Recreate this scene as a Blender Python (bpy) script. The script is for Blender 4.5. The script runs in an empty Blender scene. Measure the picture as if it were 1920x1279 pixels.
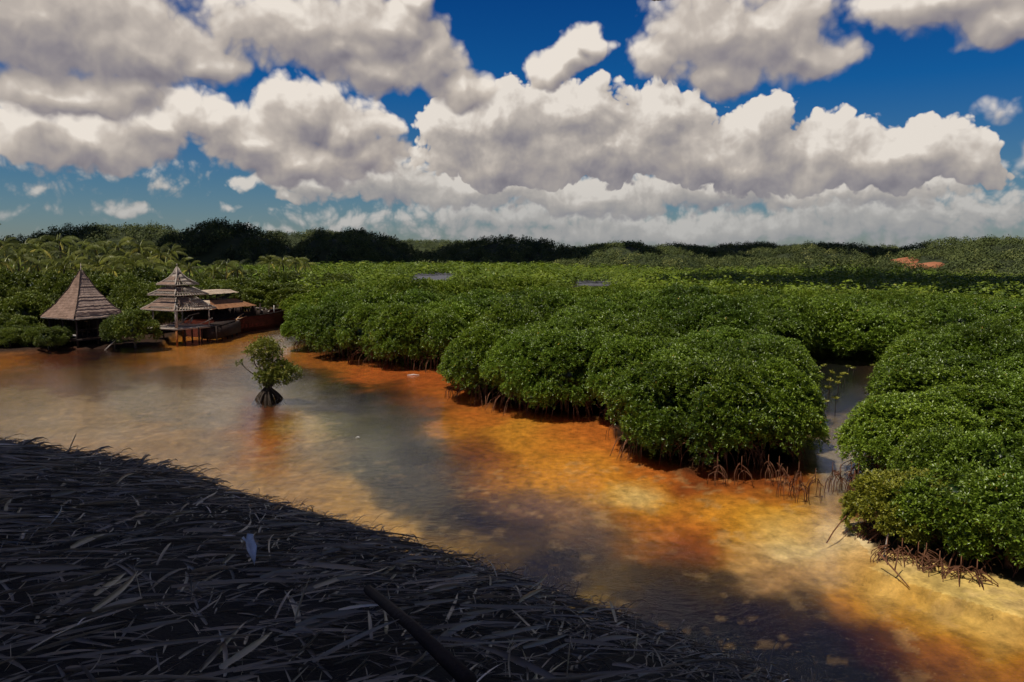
import bpy, math, random
import numpy as np
from mathutils import Vector
rng = np.random.default_rng(7)
random.seed(7)
C = bpy.context.scene.collection
PI = math.pi
# ------------------------------------------------------------------ camera model
CAMH = 8.0; F = 1493.0; PITCH = math.radians(6.2)
cp, sp = math.cos(PITCH), math.sin(PITCH)
def ray(px, py):
    x = (px-960)/F; u = -(py-639.5)/F
    return np.array([x, cp+u*sp, -sp+u*cp])
def ground(px, py, z=0.0):
    d = ray(px, py); t = (CAMH-z)/-d[2]
    return d[0]*t, d[1]*t
def at_dist(px, py, dist):
    d = ray(px, py); t = dist/d[1]
    return d[0]*t, dist, CAMH+d[2]*t
def project(x, y, z=0.0):
    dz = z-CAMH
    f = y*cp-dz*sp; u = y*sp+dz*cp
    f = np.maximum(f, 1e-3)
    return 960+F*x/f, 639.5-F*u/f
# ------------------------------------------------------------------ mesh helpers
def np_mesh(name, V, Q, T=None, attr=None, col=None):
    V = np.asarray(V, np.float32); me = bpy.data.meshes.new(name)
    Q = np.asarray(Q if Q is not None else np.zeros((0, 4)), np.int32).reshape(-1, 4)
    T = np.asarray(T if T is not None else np.zeros((0, 3)), np.int32).reshape(-1, 3)
    me.vertices.add(len(V)); me.vertices.foreach_set('co', V.ravel())
    idx = np.concatenate([Q.ravel(), T.ravel()])
    me.loops.add(len(idx)); me.loops.foreach_set('vertex_index', idx)
    n = len(Q)+len(T); me.polygons.add(n)
    st = np.concatenate([np.arange(len(Q))*4, len(Q)*4+np.arange(len(T))*3]).astype(np.int32)
    me.polygons.foreach_set('loop_start', st)
    me.polygons.foreach_set('loop_total', np.concatenate([np.full(len(Q), 4), np.full(len(T), 3)]).astype(np.int32))
    me.update(calc_edges=True)
    if attr is not None:
        a = me.attributes.new('rnd', 'FLOAT', 'POINT'); a.data.foreach_set('value', np.asarray(attr, np.float32))
    if col is not None:
        a = me.attributes.new('bed', 'FLOAT_COLOR', 'POINT'); a.data.foreach_set('color', np.asarray(col, np.float32).ravel())
    return me
def link(name, me, mat=None, parent=None, smooth=False):
    o = bpy.data.objects.new(name, me); C.objects.link(o)
    if mat is not None and not me.materials: me.materials.append(mat)
    if parent is not None: o.parent = parent
    if smooth: me.polygons.foreach_set('use_smooth', [True]*len(me.polygons))
    return o
def tag(o, label=None, cat=None, group=None, kind=None):
    if label: o['label'] = label
    if cat: o['category'] = cat
    if group: o['group'] = group
    if kind: o['kind'] = kind
    return o
def empty(name, loc, rz=0, s=1.0):
    o = bpy.data.objects.new(name, None); C.objects.link(o)
    o.location = loc; o.rotation_euler = (0, 0, rz); o.scale = (s, s, s)
    return o
def copy_tree(o, parent=None):
    c = o.copy(); C.objects.link(c); c.parent = parent
    for ch in [k for k in bpy.data.objects if k.parent == o]: copy_tree(ch, c)
    return c
class MB:
    def __init__(s): s.v = []; s.q = []; s.t = []
    def quad(s, a, b, c, d):
        n = len(s.v); s.v += [tuple(a), tuple(b), tuple(c), tuple(d)]; s.q.append((n, n+1, n+2, n+3))
    def beam(s, a, b, w=.1, h=None, up=(0, 0, 1)):
        h = w if h is None else h
        a = np.array(a, float); b = np.array(b, float); d = b-a; L = np.linalg.norm(d)+1e-9; d /= L
        up = np.array(up, float)
        if abs(d@up) > .95: up = np.array([1., 0, 0])
        r = np.cross(d, up); r /= np.linalg.norm(r); u = np.cross(r, d)
        n = len(s.v)
        for p in (a, b):
            for i, j in ((-1, -1), (1, -1), (1, 1), (-1, 1)): s.v.append(tuple(p+r*w*.5*i+u*h*.5*j))
        s.q += [(n, n+3, n+2, n+1), (n+4, n+5, n+6, n+7)]
        for k in range(4): s.q.append((n+k, n+(k+1) % 4, n+4+(k+1) % 4, n+4+k))
    def tube(s, pts, rad, ns=6, cap=True):
        pts = [np.array(p, float) for p in pts]; n0 = len(s.v)
        if not hasattr(rad, '__len__'): rad = [rad]*len(pts)
        for i, p in enumerate(pts):
            d = pts[min(i+1, len(pts)-1)]-pts[max(i-1, 0)]; d /= np.linalg.norm(d)+1e-9
            up = np.array([0, 0, 1.]) if abs(d[2]) < .9 else np.array([1., 0, 0])
            r = np.cross(d, up); r /= np.linalg.norm(r); u = np.cross(r, d)
            for k in range(ns):
                a = 2*PI*k/ns; s.v.append(tuple(p+rad[i]*(math.cos(a)*r+math.sin(a)*u)))
        for i in range(len(pts)-1):
            for k in range(ns):
                a = n0+i*ns; s.q.append((a+k, a+(k+1) % ns, a+ns+(k+1) % ns, a+ns+k))
        if cap:
            for base, sg in ((n0, -1), (n0+(len(pts)-1)*ns, 1)):
                c = len(s.v); s.v.append(tuple(pts[0] if sg < 0 else pts[-1]))
                for k in range(ns): s.t.append((base+k, base+(k+1) % ns, c) if sg > 0 else (base+(k+1) % ns, base+k, c))
    def box(s, x0, x1, y0, y1, z0, z1):
        s.beam((x0, (y0+y1)/2, (z0+z1)/2), (x1, (y0+y1)/2, (z0+z1)/2), y1-y0, z1-z0)
    def build(s, name, mat, parent=None, smooth=False, jit=0):
        v = np.array(s.v, float)
        if jit: v += rng.normal(0, jit, v.shape)
        return link(name, np_mesh(name, v, s.q, s.t), mat, parent, smooth)
# ------------------------------------------------------------------ materials
def srgb(r, g, b):
    f = lambda c: ((c/255+.055)/1.055)**2.4 if c/255 > .04045 else c/255/12.92
    return (f(r), f(g), f(b), 1)
class NT:
    def __init__(s, tree): s.t = tree; s.n = tree.nodes; s.l = tree.links
    def new(s, typ, **kw):
        n = s.n.new(typ)
        for k, v in kw.items(): setattr(n, k, v)
        return n
    def put(s, sock, v):
        if isinstance(v, bpy.types.NodeSocket): s.l.new(v, sock)
        else: sock.default_value = v
    def math(s, op, a, b=0., c=None, clamp=False):
        n = s.new('ShaderNodeMath', operation=op, use_clamp=clamp); s.put(n.inputs[0], a); s.put(n.inputs[1], b)
        if c is not None: s.put(n.inputs[2], c)
        return n.outputs[0]
    def vmath(s, op, a, b=(0, 0, 0)):
        n = s.new('ShaderNodeVectorMath', operation=op); s.put(n.inputs[0], a); s.put(n.inputs[1], b)
        return n.outputs['Value'] if op in ('LENGTH', 'DOT_PRODUCT', 'DISTANCE') else n.outputs[0]
    def mix(s, f, a, b, mode='MIX'):
        n = s.new('ShaderNodeMix', data_type='RGBA', blend_type=mode); s.put(n.inputs[0], f); s.put(n.inputs[6], a); s.put(n.inputs[7], b)
        return n.outputs[2]
    def noise(s, vec, scale, detail=4, rough=.5, out=0):
        n = s.new('ShaderNodeTexNoise'); s.put(n.inputs['Scale'], scale); s.put(n.inputs['Detail'], detail); s.put(n.inputs['Roughness'], rough)
        if vec is not None: s.put(n.inputs['Vector'], vec)
        return n.outputs[out]
    def ramp(s, f, stops):
        n = s.new('ShaderNodeValToRGB'); e = n.color_ramp.elements
        while len(e) < len(stops): e.new(.5)
        for el, (p, c) in zip(e, stops): el.position = p; el.color = c if len(c) == 4 else (*c, 1)
        s.put(n.inputs[0], f); return n.outputs[0]
    def remap(s, v, a, b, c=0., d=1., smooth=False):
        n = s.new('ShaderNodeMapRange'); n.clamp = True
        if smooth: n.interpolation_type = 'SMOOTHSTEP'
        for i, q in enumerate((v, a, b, c, d)): s.put(n.inputs[i], q)
        return n.outputs[0]
def material(name):
    m = bpy.data.materials.new(name); m.use_nodes = True; m.node_tree.nodes.clear()
    t = NT(m.node_tree); o = t.new('ShaderNodeOutputMaterial'); return m, t, o
def principled(t, col, rough=.7, spec=.4, **kw):
    b = t.new('ShaderNodeBsdfPrincipled'); t.put(b.inputs['Base Color'], col); t.put(b.inputs['Roughness'], rough)
    t.put(b.inputs['Specular IOR Level'], spec); return b
def leafmat(name, dark, light, yellow, ypos=.985, rough=.38, trans=.22, spec=.5):
    m, t, o = material(name)
    a = t.new('ShaderNodeAttribute', attribute_name='rnd').outputs['Fac']
    oi = t.new('ShaderNodeObjectInfo').outputs['Random']
    pos = t.new('ShaderNodeNewGeometry').outputs['Position']
    nz = t.noise(pos, .55, 3, .6); big = t.remap(t.noise(pos, .11, 3, .6), .38, .66)
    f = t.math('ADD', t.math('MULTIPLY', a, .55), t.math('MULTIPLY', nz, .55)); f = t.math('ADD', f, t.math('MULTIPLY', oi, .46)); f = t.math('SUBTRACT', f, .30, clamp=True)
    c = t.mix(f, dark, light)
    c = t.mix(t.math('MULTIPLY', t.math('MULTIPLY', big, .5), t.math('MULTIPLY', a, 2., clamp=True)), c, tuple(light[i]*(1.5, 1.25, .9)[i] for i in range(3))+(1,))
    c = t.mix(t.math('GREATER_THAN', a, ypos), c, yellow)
    b = principled(t, c, rough, spec)
    tr = t.new('ShaderNodeBsdfTranslucent'); t.put(tr.inputs[0], t.mix(.5, c, light))
    mx = t.new('ShaderNodeMixShader'); mx.inputs[0].default_value = trans
    t.l.new(b.outputs[0], mx.inputs[1]); t.l.new(tr.outputs[0], mx.inputs[2]); t.l.new(mx.outputs[0], o.inputs[0])
    return m
def woodmat(name, c1, c2, scale=3, rough=.8, bump=.3, stretch=(1, 1, 1), spec=.2):
    m, t, o = material(name)
    tc = t.new('ShaderNodeTexCoord').outputs['Object']
    v = t.vmath('MULTIPLY', tc, stretch)
    n1 = t.noise(v, scale, 6, .65); n2 = t.noise(v, scale*5, 4, .6)
    f = t.math('ADD', t.math('MULTIPLY', t.remap(n1, .3, .7), .7), t.math('MULTIPLY', n2, .35), clamp=True)
    b = principled(t, t.mix(f, c1, c2), rough, spec)
    bp = t.new('ShaderNodeBump'); bp.inputs['Strength'].default_value = bump; bp.inputs['Distance'].default_value = .04
    t.l.new(n2, bp.inputs['Height']); t.l.new(bp.outputs[0], b.inputs['Normal']); t.l.new(b.outputs[0], o.inputs[0])
    return m
M = {}
M['mangrove'] = leafmat('mangrove_leaf', (.008, .024, .002, 1), (.185, .285, .026, 1), (.42, .26, .03, 1), .9965, .36, .20, .5)
M['mangrove_far'] = leafmat('mangrove_leaf_distant', (.024, .052, .004, 1), (.19, .27, .020, 1), (.26, .28, .04, 1), .93, .5, .22, .3)
M['mangrove_pale'] = leafmat('mangrove_leaf_pale', (.05, .08, .006, 1), (.30, .31, .05, 1), (.60, .53, .16, 1), .86, .42, .25)
M['broad'] = leafmat('broadleaf', (.010, .026, .003, 1), (.15, .20, .018, 1), (.24, .25, .04, 1), .94, .45, .2)
M['hillleaf'] = leafmat('hill_forest_leaf', (.010, .020, .007, 1), (.105, .135, .040, 1), (.24, .24, .07, 1), .93, .6, .12, .2)
M['palm'] = leafmat('palm_frond', (.012, .020, .003, 1), (.19, .22, .03, 1), (.55, .46, .08, 1), .92, .42, .2)
M['root'] = woodmat('prop_root_bark', (.045, .018, .010, 1), (.22, .095, .045, 1), 4)
M['bark'] = woodmat('grey_bark', (.03, .022, .016, 1), (.12, .09, .065, 1), 6)
M['thatch'] = leafmat('dry_nipa_thatch', (.003, .002, .002, 1), (.34, .275, .21, 1), (.80, .70, .60, 1), .965, .36, .03, .7)
M['thatch_base'] = woodmat('thatch_underlayer', (.008, .007, .007, 1), (.03, .026, .026, 1), 12)
M['shingle'] = woodmat('weathered_shingle', (.10, .060, .042, 1), (.30, .20, .15, 1), 2.2, .85, .6)
M['shingle_light'] = woodmat('lighter_shingle', (.15, .10, .08, 1), (.42, .31, .25, 1), 1.8, .85, .6)  # lighter shingle tone, used on one slope of the pointed hut
M['darkwood'] = woodmat('tarred_wood', (.012, .008, .007, 1), (.05, .032, .025, 1), 3)
M['palewood'] = woodmat('bleached_wood', (.20, .16, .13, 1), (.46, .39, .33, 1), 5)
M['rustpost'] = woodmat('stained_post', (.16, .05, .015, 1), (.38, .15, .05, 1), 4)
M['orangewood'] = woodmat('orange_wood', (.30, .13, .05, 1), (.55, .32, .16, 1), 4)
M['hull'] = woodmat('dark_hull_paint', (.020, .007, .006, 1), (.16, .038, .022, 1), .9, .65, .3, (1, 1, 2.5))
M['redpaint'] = woodmat('faded_red_paint', (.16, .03, .02, 1), (.30, .07, .045, 1), 5)
M['paleroof'] = woodmat('pale_cane_roof', (.30, .21, .14, 1), (.58, .47, .36, 1), 2.5, .8, .6)
M['brownroof'] = woodmat('brown_cane_roof', (.20, .08, .035, 1), (.40, .20, .10, 1), 2.5, .8, .6)
M['white'] = woodmat('chipped_white_paint', (.35, .32, .28, 1), (.68, .64, .58, 1), 6)
M['mound'] = woodmat('dark_root_mud', (.016, .012, .009, 1), (.07, .05, .035, 1), 8)
M['hillsoil'] = woodmat('hill_soil', (.02, .028, .010, 1), (.045, .055, .02, 1), .08)
# ------------------------------------------------------------------ sun, sky
SUN_EL = math.radians(65); SUN_DIR = np.array([-.70, -.60]); SUN_DIR /= np.linalg.norm(SUN_DIR)
sv = np.array([SUN_DIR[0]*math.cos(SUN_EL), SUN_DIR[1]*math.cos(SUN_EL), math.sin(SUN_EL)])
sd = bpy.data.lights.new('sun', 'SUN'); sd.energy = 4.2; sd.angle = math.radians(.5); sd.color = (1, .93, .82)
so = bpy.data.objects.new('sun', sd); C.objects.link(so)
so.rotation_euler = Vector(sv).to_track_quat('Z', 'Y').to_euler()
def angs(px, py):
    d = ray(px, py); return math.degrees(math.atan2(d[0], d[1])), math.degrees(math.atan2(d[2], math.hypot(d[0], d[1])))
# cloud layers, farthest first: blobs (px, py, rx, ry, weight), edge softness, noise offset, noise scale, air
LAYERS = [
 ([(1300,428,760,50,.80),(1700,400,380,70,.78),(960,402,340,44,.68),(70,366,100,20,.42),(240,392,48,22,.62),(310,345,66,30,.42),(440,385,30,11,.5),(650,405,160,34,.5),(180,312,240,30,.30),(600,436,520,16,.32),(1735,348,26,9,.9),(1850,388,100,30,.8),(130,400,200,14,.25)], .40, 0., 1.1, .5),
 ([(720,335,130,64,.9),(900,350,190,56,.9),(1110,368,240,52,.9),(1330,350,210,48,.9),(1640,345,230,52,.75),(1450,368,70,24,.9),(600,340,130,44,.8),(541,372,32,18,.9),(1800,330,90,36,.6),(480,340,60,22,.5)], .26, 40., .9, .28),
 ([(850,235,74,58,1),(950,225,115,74,1),(1085,215,104,76,1),(1230,225,96,70,1),(1130,285,230,72,1),(940,290,170,66,1),(1310,285,160,66,1),(1409,242,72,60,1),(1415,300,130,60,1),(1565,285,82,64,1),(1725,290,104,60,1),(1640,310,190,58,1),(1815,310,70,44,.8)], .10, 80., .75, .08),
 ([(570,205,92,74,1),(645,240,100,70,1),(470,265,120,70,1),(560,300,190,60,1),(400,225,100,52,.9),(340,195,60,46,.7),(60,235,80,44,1),(150,272,170,54,1),(280,235,110,62,.9),(1090,90,54,38,1),(1035,132,62,36,1),(1068,116,54,34,1),(680,300,90,60,.9)], .24, 120., .6, .0),
 ([(60,30,320,120,1),(250,85,215,84,1),(395,125,62,42,1),(570,50,215,84,1),(720,45,125,80,1),(775,-5,54,52,1),(802,110,78,68,1),(880,168,74,46,1),(720,130,140,50,1),(640,90,150,50,1),(110,170,210,50,1),(240,165,110,60,.8),
   (1350,60,162,110,1),(1450,60,150,88,1),(1345,130,84,58,1),(1515,105,92,48,1),(1240,95,70,46,.8),(1780,0,200,62,1),(1885,42,94,48,1),(1890,215,70,28,.34),(1915,300,40,26,.6)], .34, 160., .5, .0)]
W = bpy.data.worlds.new('World'); bpy.context.scene.world = W; W.use_nodes = True
W.node_tree.nodes.clear(); w = NT(W.node_tree)
D = w.new('ShaderNodeTexCoord').outputs['Generated']
sx = w.new('ShaderNodeSeparateXYZ'); w.l.new(D, sx.inputs[0])
az = w.math('MULTIPLY', w.math('ARCTAN2', sx.outputs[0], sx.outputs[1]), 57.2958)
el = w.math('MULTIPLY', w.math('ARCSINE', sx.outputs[2]), 57.2958)
cb = w.new('ShaderNodeCombineXYZ'); w.l.new(az, cb.inputs[0]); w.l.new(el, cb.inputs[1])
def make_field(idx, blobs, off, nsc):
    grp = bpy.data.node_groups.new('CloudField', 'ShaderNodeTree')
    grp.interface.new_socket('P', in_out='INPUT', socket_type='NodeSocketVector')
    grp.interface.new_socket('H', in_out='OUTPUT', socket_type='NodeSocketFloat')
    grp.interface.new_socket('G', in_out='OUTPUT', socket_type='NodeSocketFloat')
    g = NT(grp); gi = g.new('NodeGroupInput'); go = g.new('NodeGroupOutput'); P = gi.outputs[0]
    PO = g.vmath('ADD', P, (off, off*.37, 0))
    wn = g.vmath('SUBTRACT', g.noise(PO, .22, 2.5, .6, 1), (.5, .5, .5))
    PW = g.vmath('ADD', P, g.vmath('MULTIPLY', wn, (4.6, 3.2, 0)))
    acc = None; sxs = F*math.pi/180
    for (bx, by, rx, ry, wt) in blobs:
        a, e = angs(bx, by)
        dv = g.vmath('MULTIPLY', g.vmath('SUBTRACT', PW, (a, e, 0)), (sxs/rx*.93, sxs/ry*.93, 0))
        ln = g.vmath('LENGTH', dv); h = g.math('MULTIPLY_ADD', ln, -wt, wt)
        acc = h if acc is None else g.math('SMOOTH_MAX', acc, h, .12)
    acc = g.math('MAXIMUM', acc, -.6)
    if idx == 4:
        sep = g.new('ShaderNodeSeparateXYZ'); g.l.new(P, sep.inputs[0])
        gen = g.math('MULTIPLY', g.math('SUBTRACT', g.noise(g.vmath('MULTIPLY', P, (.035, .06, 0)), 1., 3, .5), .50), 4.)
        msk = g.math('MAXIMUM', g.remap(sep.outputs[1], 19., 25.), g.remap(g.math('ABSOLUTE', sep.outputs[0]), 38., 46.))
        acc = g.math('MAXIMUM', acc, g.math('SUBTRACT', gen, g.math('MULTIPLY', g.math('SUBTRACT', 1., msk), 3.)))
    vo = g.new('ShaderNodeTexVoronoi'); vo.feature = 'F1'; vo.voronoi_dimensions = '2D'
    for k_, v_ in (('Scale', nsc*.8), ('Detail', 2.), ('Roughness', .5), ('Lacunarity', 2.2)): vo.inputs[k_].default_value = v_
    g.l.new(g.vmath('ADD', PO, g.vmath('MULTIPLY', wn, (2.2, 2.2, 0))), vo.inputs['Vector'])
    bil = g.math('SUBTRACT', .42, vo.outputs['Distance'])
    fb = g.math('SUBTRACT', g.noise(PO, nsc*.6, 5, .56), .5)
    H = g.math('ADD', acc, g.math('ADD', g.math('MULTIPLY', bil, .34), g.math('MULTIPLY', fb, .42)))
    g.l.new(H, go.inputs[0]); g.l.new(acc, go.inputs[1])
    return grp
sky = w.new('ShaderNodeTexSky'); sky.sky_type = 'NISHITA'; sky.sun_disc = False
sky.sun_elevation = SUN_EL; sky.sun_rotation = math.atan2(SUN_DIR[0], SUN_DIR[1]); sky.air_density = 1.0; sky.dust_density = .4; sky.ozone_density = 2.5; sky.altitude = 0
tint = w.ramp(w.math('DIVIDE', el, 40., clamp=True), [(0., (.36, .405, .46)), (.12, (.19, .34, .47)), (.28, (.03, .27, .56)), (.5, (.010, .17, .47)), (1., (.03, .14, .34))])
outc = w.mix(1., sky.outputs[0], tint, 'MULTIPLY')
for idx, (blobs, soft, off, nsc, air) in enumerate(LAYERS):
    grp = make_field(idx, blobs, off, nsc)
    def field(o_):
        n = w.new('ShaderNodeGroup'); n.node_tree = grp; w.l.new(w.vmath('ADD', cb.outputs[0], o_), n.inputs[0]); return n.outputs[0], n.outputs[1]
    (H0, G0), (H1, G1) = field((0, 0, 0)), field((-.35, .75, 0)); H2, G2 = field((-.8, 1.9, 0))
    dens = w.remap(H0, .0, soft, 0, 1, True)
    lit = w.math('ADD', w.math('MULTIPLY', w.math('SUBTRACT', H0, H1), .62), w.math('MULTIPLY', w.math('SUBTRACT', G0, G2), .50))
    lit = w.math('ADD', lit, w.math('MULTIPLY', w.math('SUBTRACT', H0, G0), .35))
    lit = w.math('ADD', w.math('ADD', lit, w.remap(H0, 0., .8,   .14, -.12)), .60, clamp=True)
    ccol = w.ramp(lit, [(0., (.17, .155, .19)), (.28, (.27, .245, .26)), (.55, (.40, .355, .325)), (.78, (.56, .495, .435)), (1., (.84, .765, .68))])
    if air: ccol = w.mix(air, ccol, (.27, .30, .32, 1))
    ccol = w.mix(w.remap(el, 6., .5, 0., .40), ccol, (.31, .33, .345, 1))
    outc = w.mix(w.math('MULTIPLY', dens, .97), outc, w.vmath('MULTIPLY', ccol, (10, 10, 10)))
below = w.math('LESS_THAN', sx.outputs[2], -.001)
outc = w.mix(below, outc, (.8, .9, 1., 1))
bg = w.new('ShaderNodeBackground'); bg.inputs[1].default_value = .1; w.l.new(outc, bg.inputs[0])
wo = w.new('ShaderNodeOutputWorld'); w.l.new(bg.outputs[0], wo.inputs[0])
W.cycles.sampling_method = 'MANUAL'; W.cycles.sample_map_resolution = 512
# ------------------------------------------------------------------ ground / bed sheet
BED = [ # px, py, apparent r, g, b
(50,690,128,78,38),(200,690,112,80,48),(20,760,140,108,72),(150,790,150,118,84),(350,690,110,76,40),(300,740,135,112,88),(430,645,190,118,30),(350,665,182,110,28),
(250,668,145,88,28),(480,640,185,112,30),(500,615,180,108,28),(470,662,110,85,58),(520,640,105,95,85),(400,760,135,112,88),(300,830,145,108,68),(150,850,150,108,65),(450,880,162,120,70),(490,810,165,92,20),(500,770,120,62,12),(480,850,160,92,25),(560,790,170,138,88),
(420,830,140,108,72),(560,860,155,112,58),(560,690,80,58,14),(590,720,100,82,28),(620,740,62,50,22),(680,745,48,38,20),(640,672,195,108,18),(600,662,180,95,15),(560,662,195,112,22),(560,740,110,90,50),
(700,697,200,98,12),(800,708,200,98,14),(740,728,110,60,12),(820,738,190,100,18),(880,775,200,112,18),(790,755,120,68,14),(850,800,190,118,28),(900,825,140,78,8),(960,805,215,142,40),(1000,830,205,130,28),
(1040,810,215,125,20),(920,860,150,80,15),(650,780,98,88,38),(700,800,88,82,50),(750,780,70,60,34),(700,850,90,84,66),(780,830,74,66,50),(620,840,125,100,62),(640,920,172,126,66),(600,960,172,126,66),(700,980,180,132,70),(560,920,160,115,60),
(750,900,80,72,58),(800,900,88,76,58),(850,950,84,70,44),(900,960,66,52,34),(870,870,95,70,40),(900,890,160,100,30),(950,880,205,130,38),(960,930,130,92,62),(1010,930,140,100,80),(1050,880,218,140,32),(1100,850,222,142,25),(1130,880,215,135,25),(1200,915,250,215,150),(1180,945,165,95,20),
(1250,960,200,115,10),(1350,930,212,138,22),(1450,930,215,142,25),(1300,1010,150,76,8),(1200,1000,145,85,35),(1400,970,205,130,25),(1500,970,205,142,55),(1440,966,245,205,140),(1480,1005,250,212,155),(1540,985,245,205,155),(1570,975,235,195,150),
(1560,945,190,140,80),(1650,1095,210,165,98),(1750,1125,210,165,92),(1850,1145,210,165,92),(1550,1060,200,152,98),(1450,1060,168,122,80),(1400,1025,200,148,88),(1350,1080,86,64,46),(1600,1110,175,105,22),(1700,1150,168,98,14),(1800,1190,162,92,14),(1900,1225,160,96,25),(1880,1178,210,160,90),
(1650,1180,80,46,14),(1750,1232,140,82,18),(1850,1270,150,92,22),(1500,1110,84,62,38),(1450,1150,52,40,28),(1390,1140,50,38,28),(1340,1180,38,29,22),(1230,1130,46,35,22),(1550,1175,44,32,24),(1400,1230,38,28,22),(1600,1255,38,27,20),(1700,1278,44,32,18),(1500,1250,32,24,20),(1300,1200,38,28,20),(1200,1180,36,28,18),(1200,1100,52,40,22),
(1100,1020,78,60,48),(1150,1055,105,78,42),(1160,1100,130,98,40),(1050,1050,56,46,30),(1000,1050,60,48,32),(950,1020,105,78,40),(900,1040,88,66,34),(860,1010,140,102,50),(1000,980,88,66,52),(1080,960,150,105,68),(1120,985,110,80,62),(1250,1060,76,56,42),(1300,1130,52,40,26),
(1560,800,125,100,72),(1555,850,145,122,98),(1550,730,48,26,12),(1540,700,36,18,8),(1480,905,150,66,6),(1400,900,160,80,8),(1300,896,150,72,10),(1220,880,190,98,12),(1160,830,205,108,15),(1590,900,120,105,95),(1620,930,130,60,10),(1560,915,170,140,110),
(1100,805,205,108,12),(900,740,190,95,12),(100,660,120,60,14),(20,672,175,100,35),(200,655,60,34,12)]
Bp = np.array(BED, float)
def lin(c):
    c = c/255.; return np.where(c > .04045, ((c+.055)/1.055)**2.4, c/12.92)
blin = Bp[:, 2:]/255.
ND, NA = 520, 620
dist = np.concatenate([[-60, -10, 1.0], np.geomspace(4, 140, ND-60), np.geomspace(145, 9000, 57)]); ta = np.linspace(-1.25, 1.25, NA)
dd, tt = np.meshgrid(dist, ta, indexing='ij')
X = np.where(dd > 3, dd, 3+np.abs(dd)*0+3)*tt; X[:3] = 60*tt[:3]; X[2] = 8*tt[2]; Y = dd.copy()
PX, PY = project(X.ravel(), np.maximum(Y.ravel(), 3.)); 
s1 = np.sin(X*1.3+2*np.sin(Y*.9)).ravel()*6; 
def vnoise(x, y, seed):
    r = np.random.default_rng(seed); tab = r.random((256, 256))
    xi = np.floor(x).astype(int); yi = np.floor(y).astype(int); fx = x-xi; fy = y-yi
    fx = fx*fx*(3-2*fx); fy = fy*fy*(3-2*fy); xi &= 255; yi &= 255; x1 = (xi+1) & 255; y1 = (yi+1) & 255
    return (tab[xi, yi]*(1-fx)+tab[x1, yi]*fx)*(1-fy)+(tab[xi, y1]*(1-fx)+tab[x1, y1]*fx)*fy
def fbm(x, y, seed, o=4, g_=.55):
    s = 0; a = 1; tot = 0
    for k in range(o): s = s+a*vnoise(x*2**k+17*k, y*2**k+5*k, seed+k); tot += a; a *= g_
    return s/tot
Xf, Yf = X.ravel(), Y.ravel()
wx = (fbm(Xf*.8, Yf*.8, 11)-.5)*55; wy = (fbm(Xf*.8, Yf*.8, 31)-.5)*55
qx = PX+wx; qy = np.clip(PY+wy*.6, 640, 1320)
num = np.zeros((len(qx), 3)); den = np.zeros(len(qx))
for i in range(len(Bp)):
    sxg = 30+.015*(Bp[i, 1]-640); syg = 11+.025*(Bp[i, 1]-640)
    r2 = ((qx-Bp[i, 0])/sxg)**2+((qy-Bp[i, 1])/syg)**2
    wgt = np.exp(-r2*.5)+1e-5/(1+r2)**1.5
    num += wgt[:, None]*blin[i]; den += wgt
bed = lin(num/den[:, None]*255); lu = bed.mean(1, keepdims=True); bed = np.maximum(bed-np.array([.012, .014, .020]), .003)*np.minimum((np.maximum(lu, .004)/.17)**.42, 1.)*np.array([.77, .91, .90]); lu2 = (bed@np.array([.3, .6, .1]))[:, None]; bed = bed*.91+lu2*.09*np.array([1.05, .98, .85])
# pale sand spots and darker weed mottling
n1 = fbm(Xf*1.6, Yf*1.1, 71, 4); n2 = fbm(Xf*5, Yf*3.5, 91, 3, .6)
bed *= (1+.55*(n1-.5)+.5*(n2-.5))[:, None]
spots = np.clip(bed.mean(1)/.12, .42, 1)*np.clip((fbm(Xf*2.2, Yf*1.6, 131, 3)-.66)/.05, 0, 1)*((PX > 650) & (PY > 850) | (PY > 760) & (PX < 640))
bed = bed*(1-.4*spots[:, None])+np.array([.42, .28, .12])*.4*spots[:, None]
WL = np.array([(528,640),(545,655),(600,672),(700,688),(840,700),(860,730),(900,762),(1000,785),(1140,795),(1165,850),(1220,875),(1300,888),(1450,885),(1545,872)], float)
def wl(px): return np.interp(px, WL[:, 0], WL[:, 1])
LS = np.array([(-400,690),(0,668),(130,658),(200,655),(300,652),(330,630),(440,590),(470,577),(530,574),(600,560)], float)
def ls(px): return np.interp(px, LS[:, 0], LS[:, 1])
mud = np.array([.028, .014, .007])
land = np.clip((ls(PX)-PY)/4, 0, 1)*(PX < 560)
far = np.clip((612-PY)/8, 0, 1)*(PX >= 560)
forest = np.clip((wl(PX)-PY-6)/14, 0, 1)*((PX > 535) & (PX < 1500))
m = np.maximum(np.maximum(land, far), forest)
wl2 = ((PX > 1600) & (PY < 880)) | ((PX > 1600) & (PY < np.interp(PX, [1592, 1640, 1700, 1800, 1900, 2100], [985, 1040, 1058, 1082, 1104, 1130])-12))
m = np.maximum(m, wl2*.9*np.clip((PX-1592)/40, 0, 1))
bed = bed*(1-m[:, None])+mud*m[:, None]
sky_strip = np.clip((540-PY)/4, 0, 1)*np.clip((PY-506)/4, 0, 1)*(((PX > 740) & (PX < 880)) | ((PX > 1080) & (PX < 1160)))
bed = bed*(1-sky_strip[:, None])+np.array([.10, .10, .115])*sky_strip[:, None]  # pale grey bed standing for sky reflected in the far water strips
Z_STRIP = sky_strip
bed = np.clip(bed*np.minimum(1, .52/np.maximum(bed.max(1, keepdims=True), .01)), .003, 1)
Z = -.32+.10*(fbm(Xf*.25, Yf*.25, 5)-.5)
Z = Z+land*.55+far*.18+forest*.22
sand = np.clip((PY-np.interp(PX, [1480, 1560, 1700, 1920, 2300], [1030, 1052, 1106, 1172, 1260])), -60, 60)
sandm = np.clip((PX+wx*2.2-1500)/110, 0, 1)*np.clip(-sand/12, 0, 1)*np.clip((PY-955)/25, 0, 1)
Z = Z+sandm*.345
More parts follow.
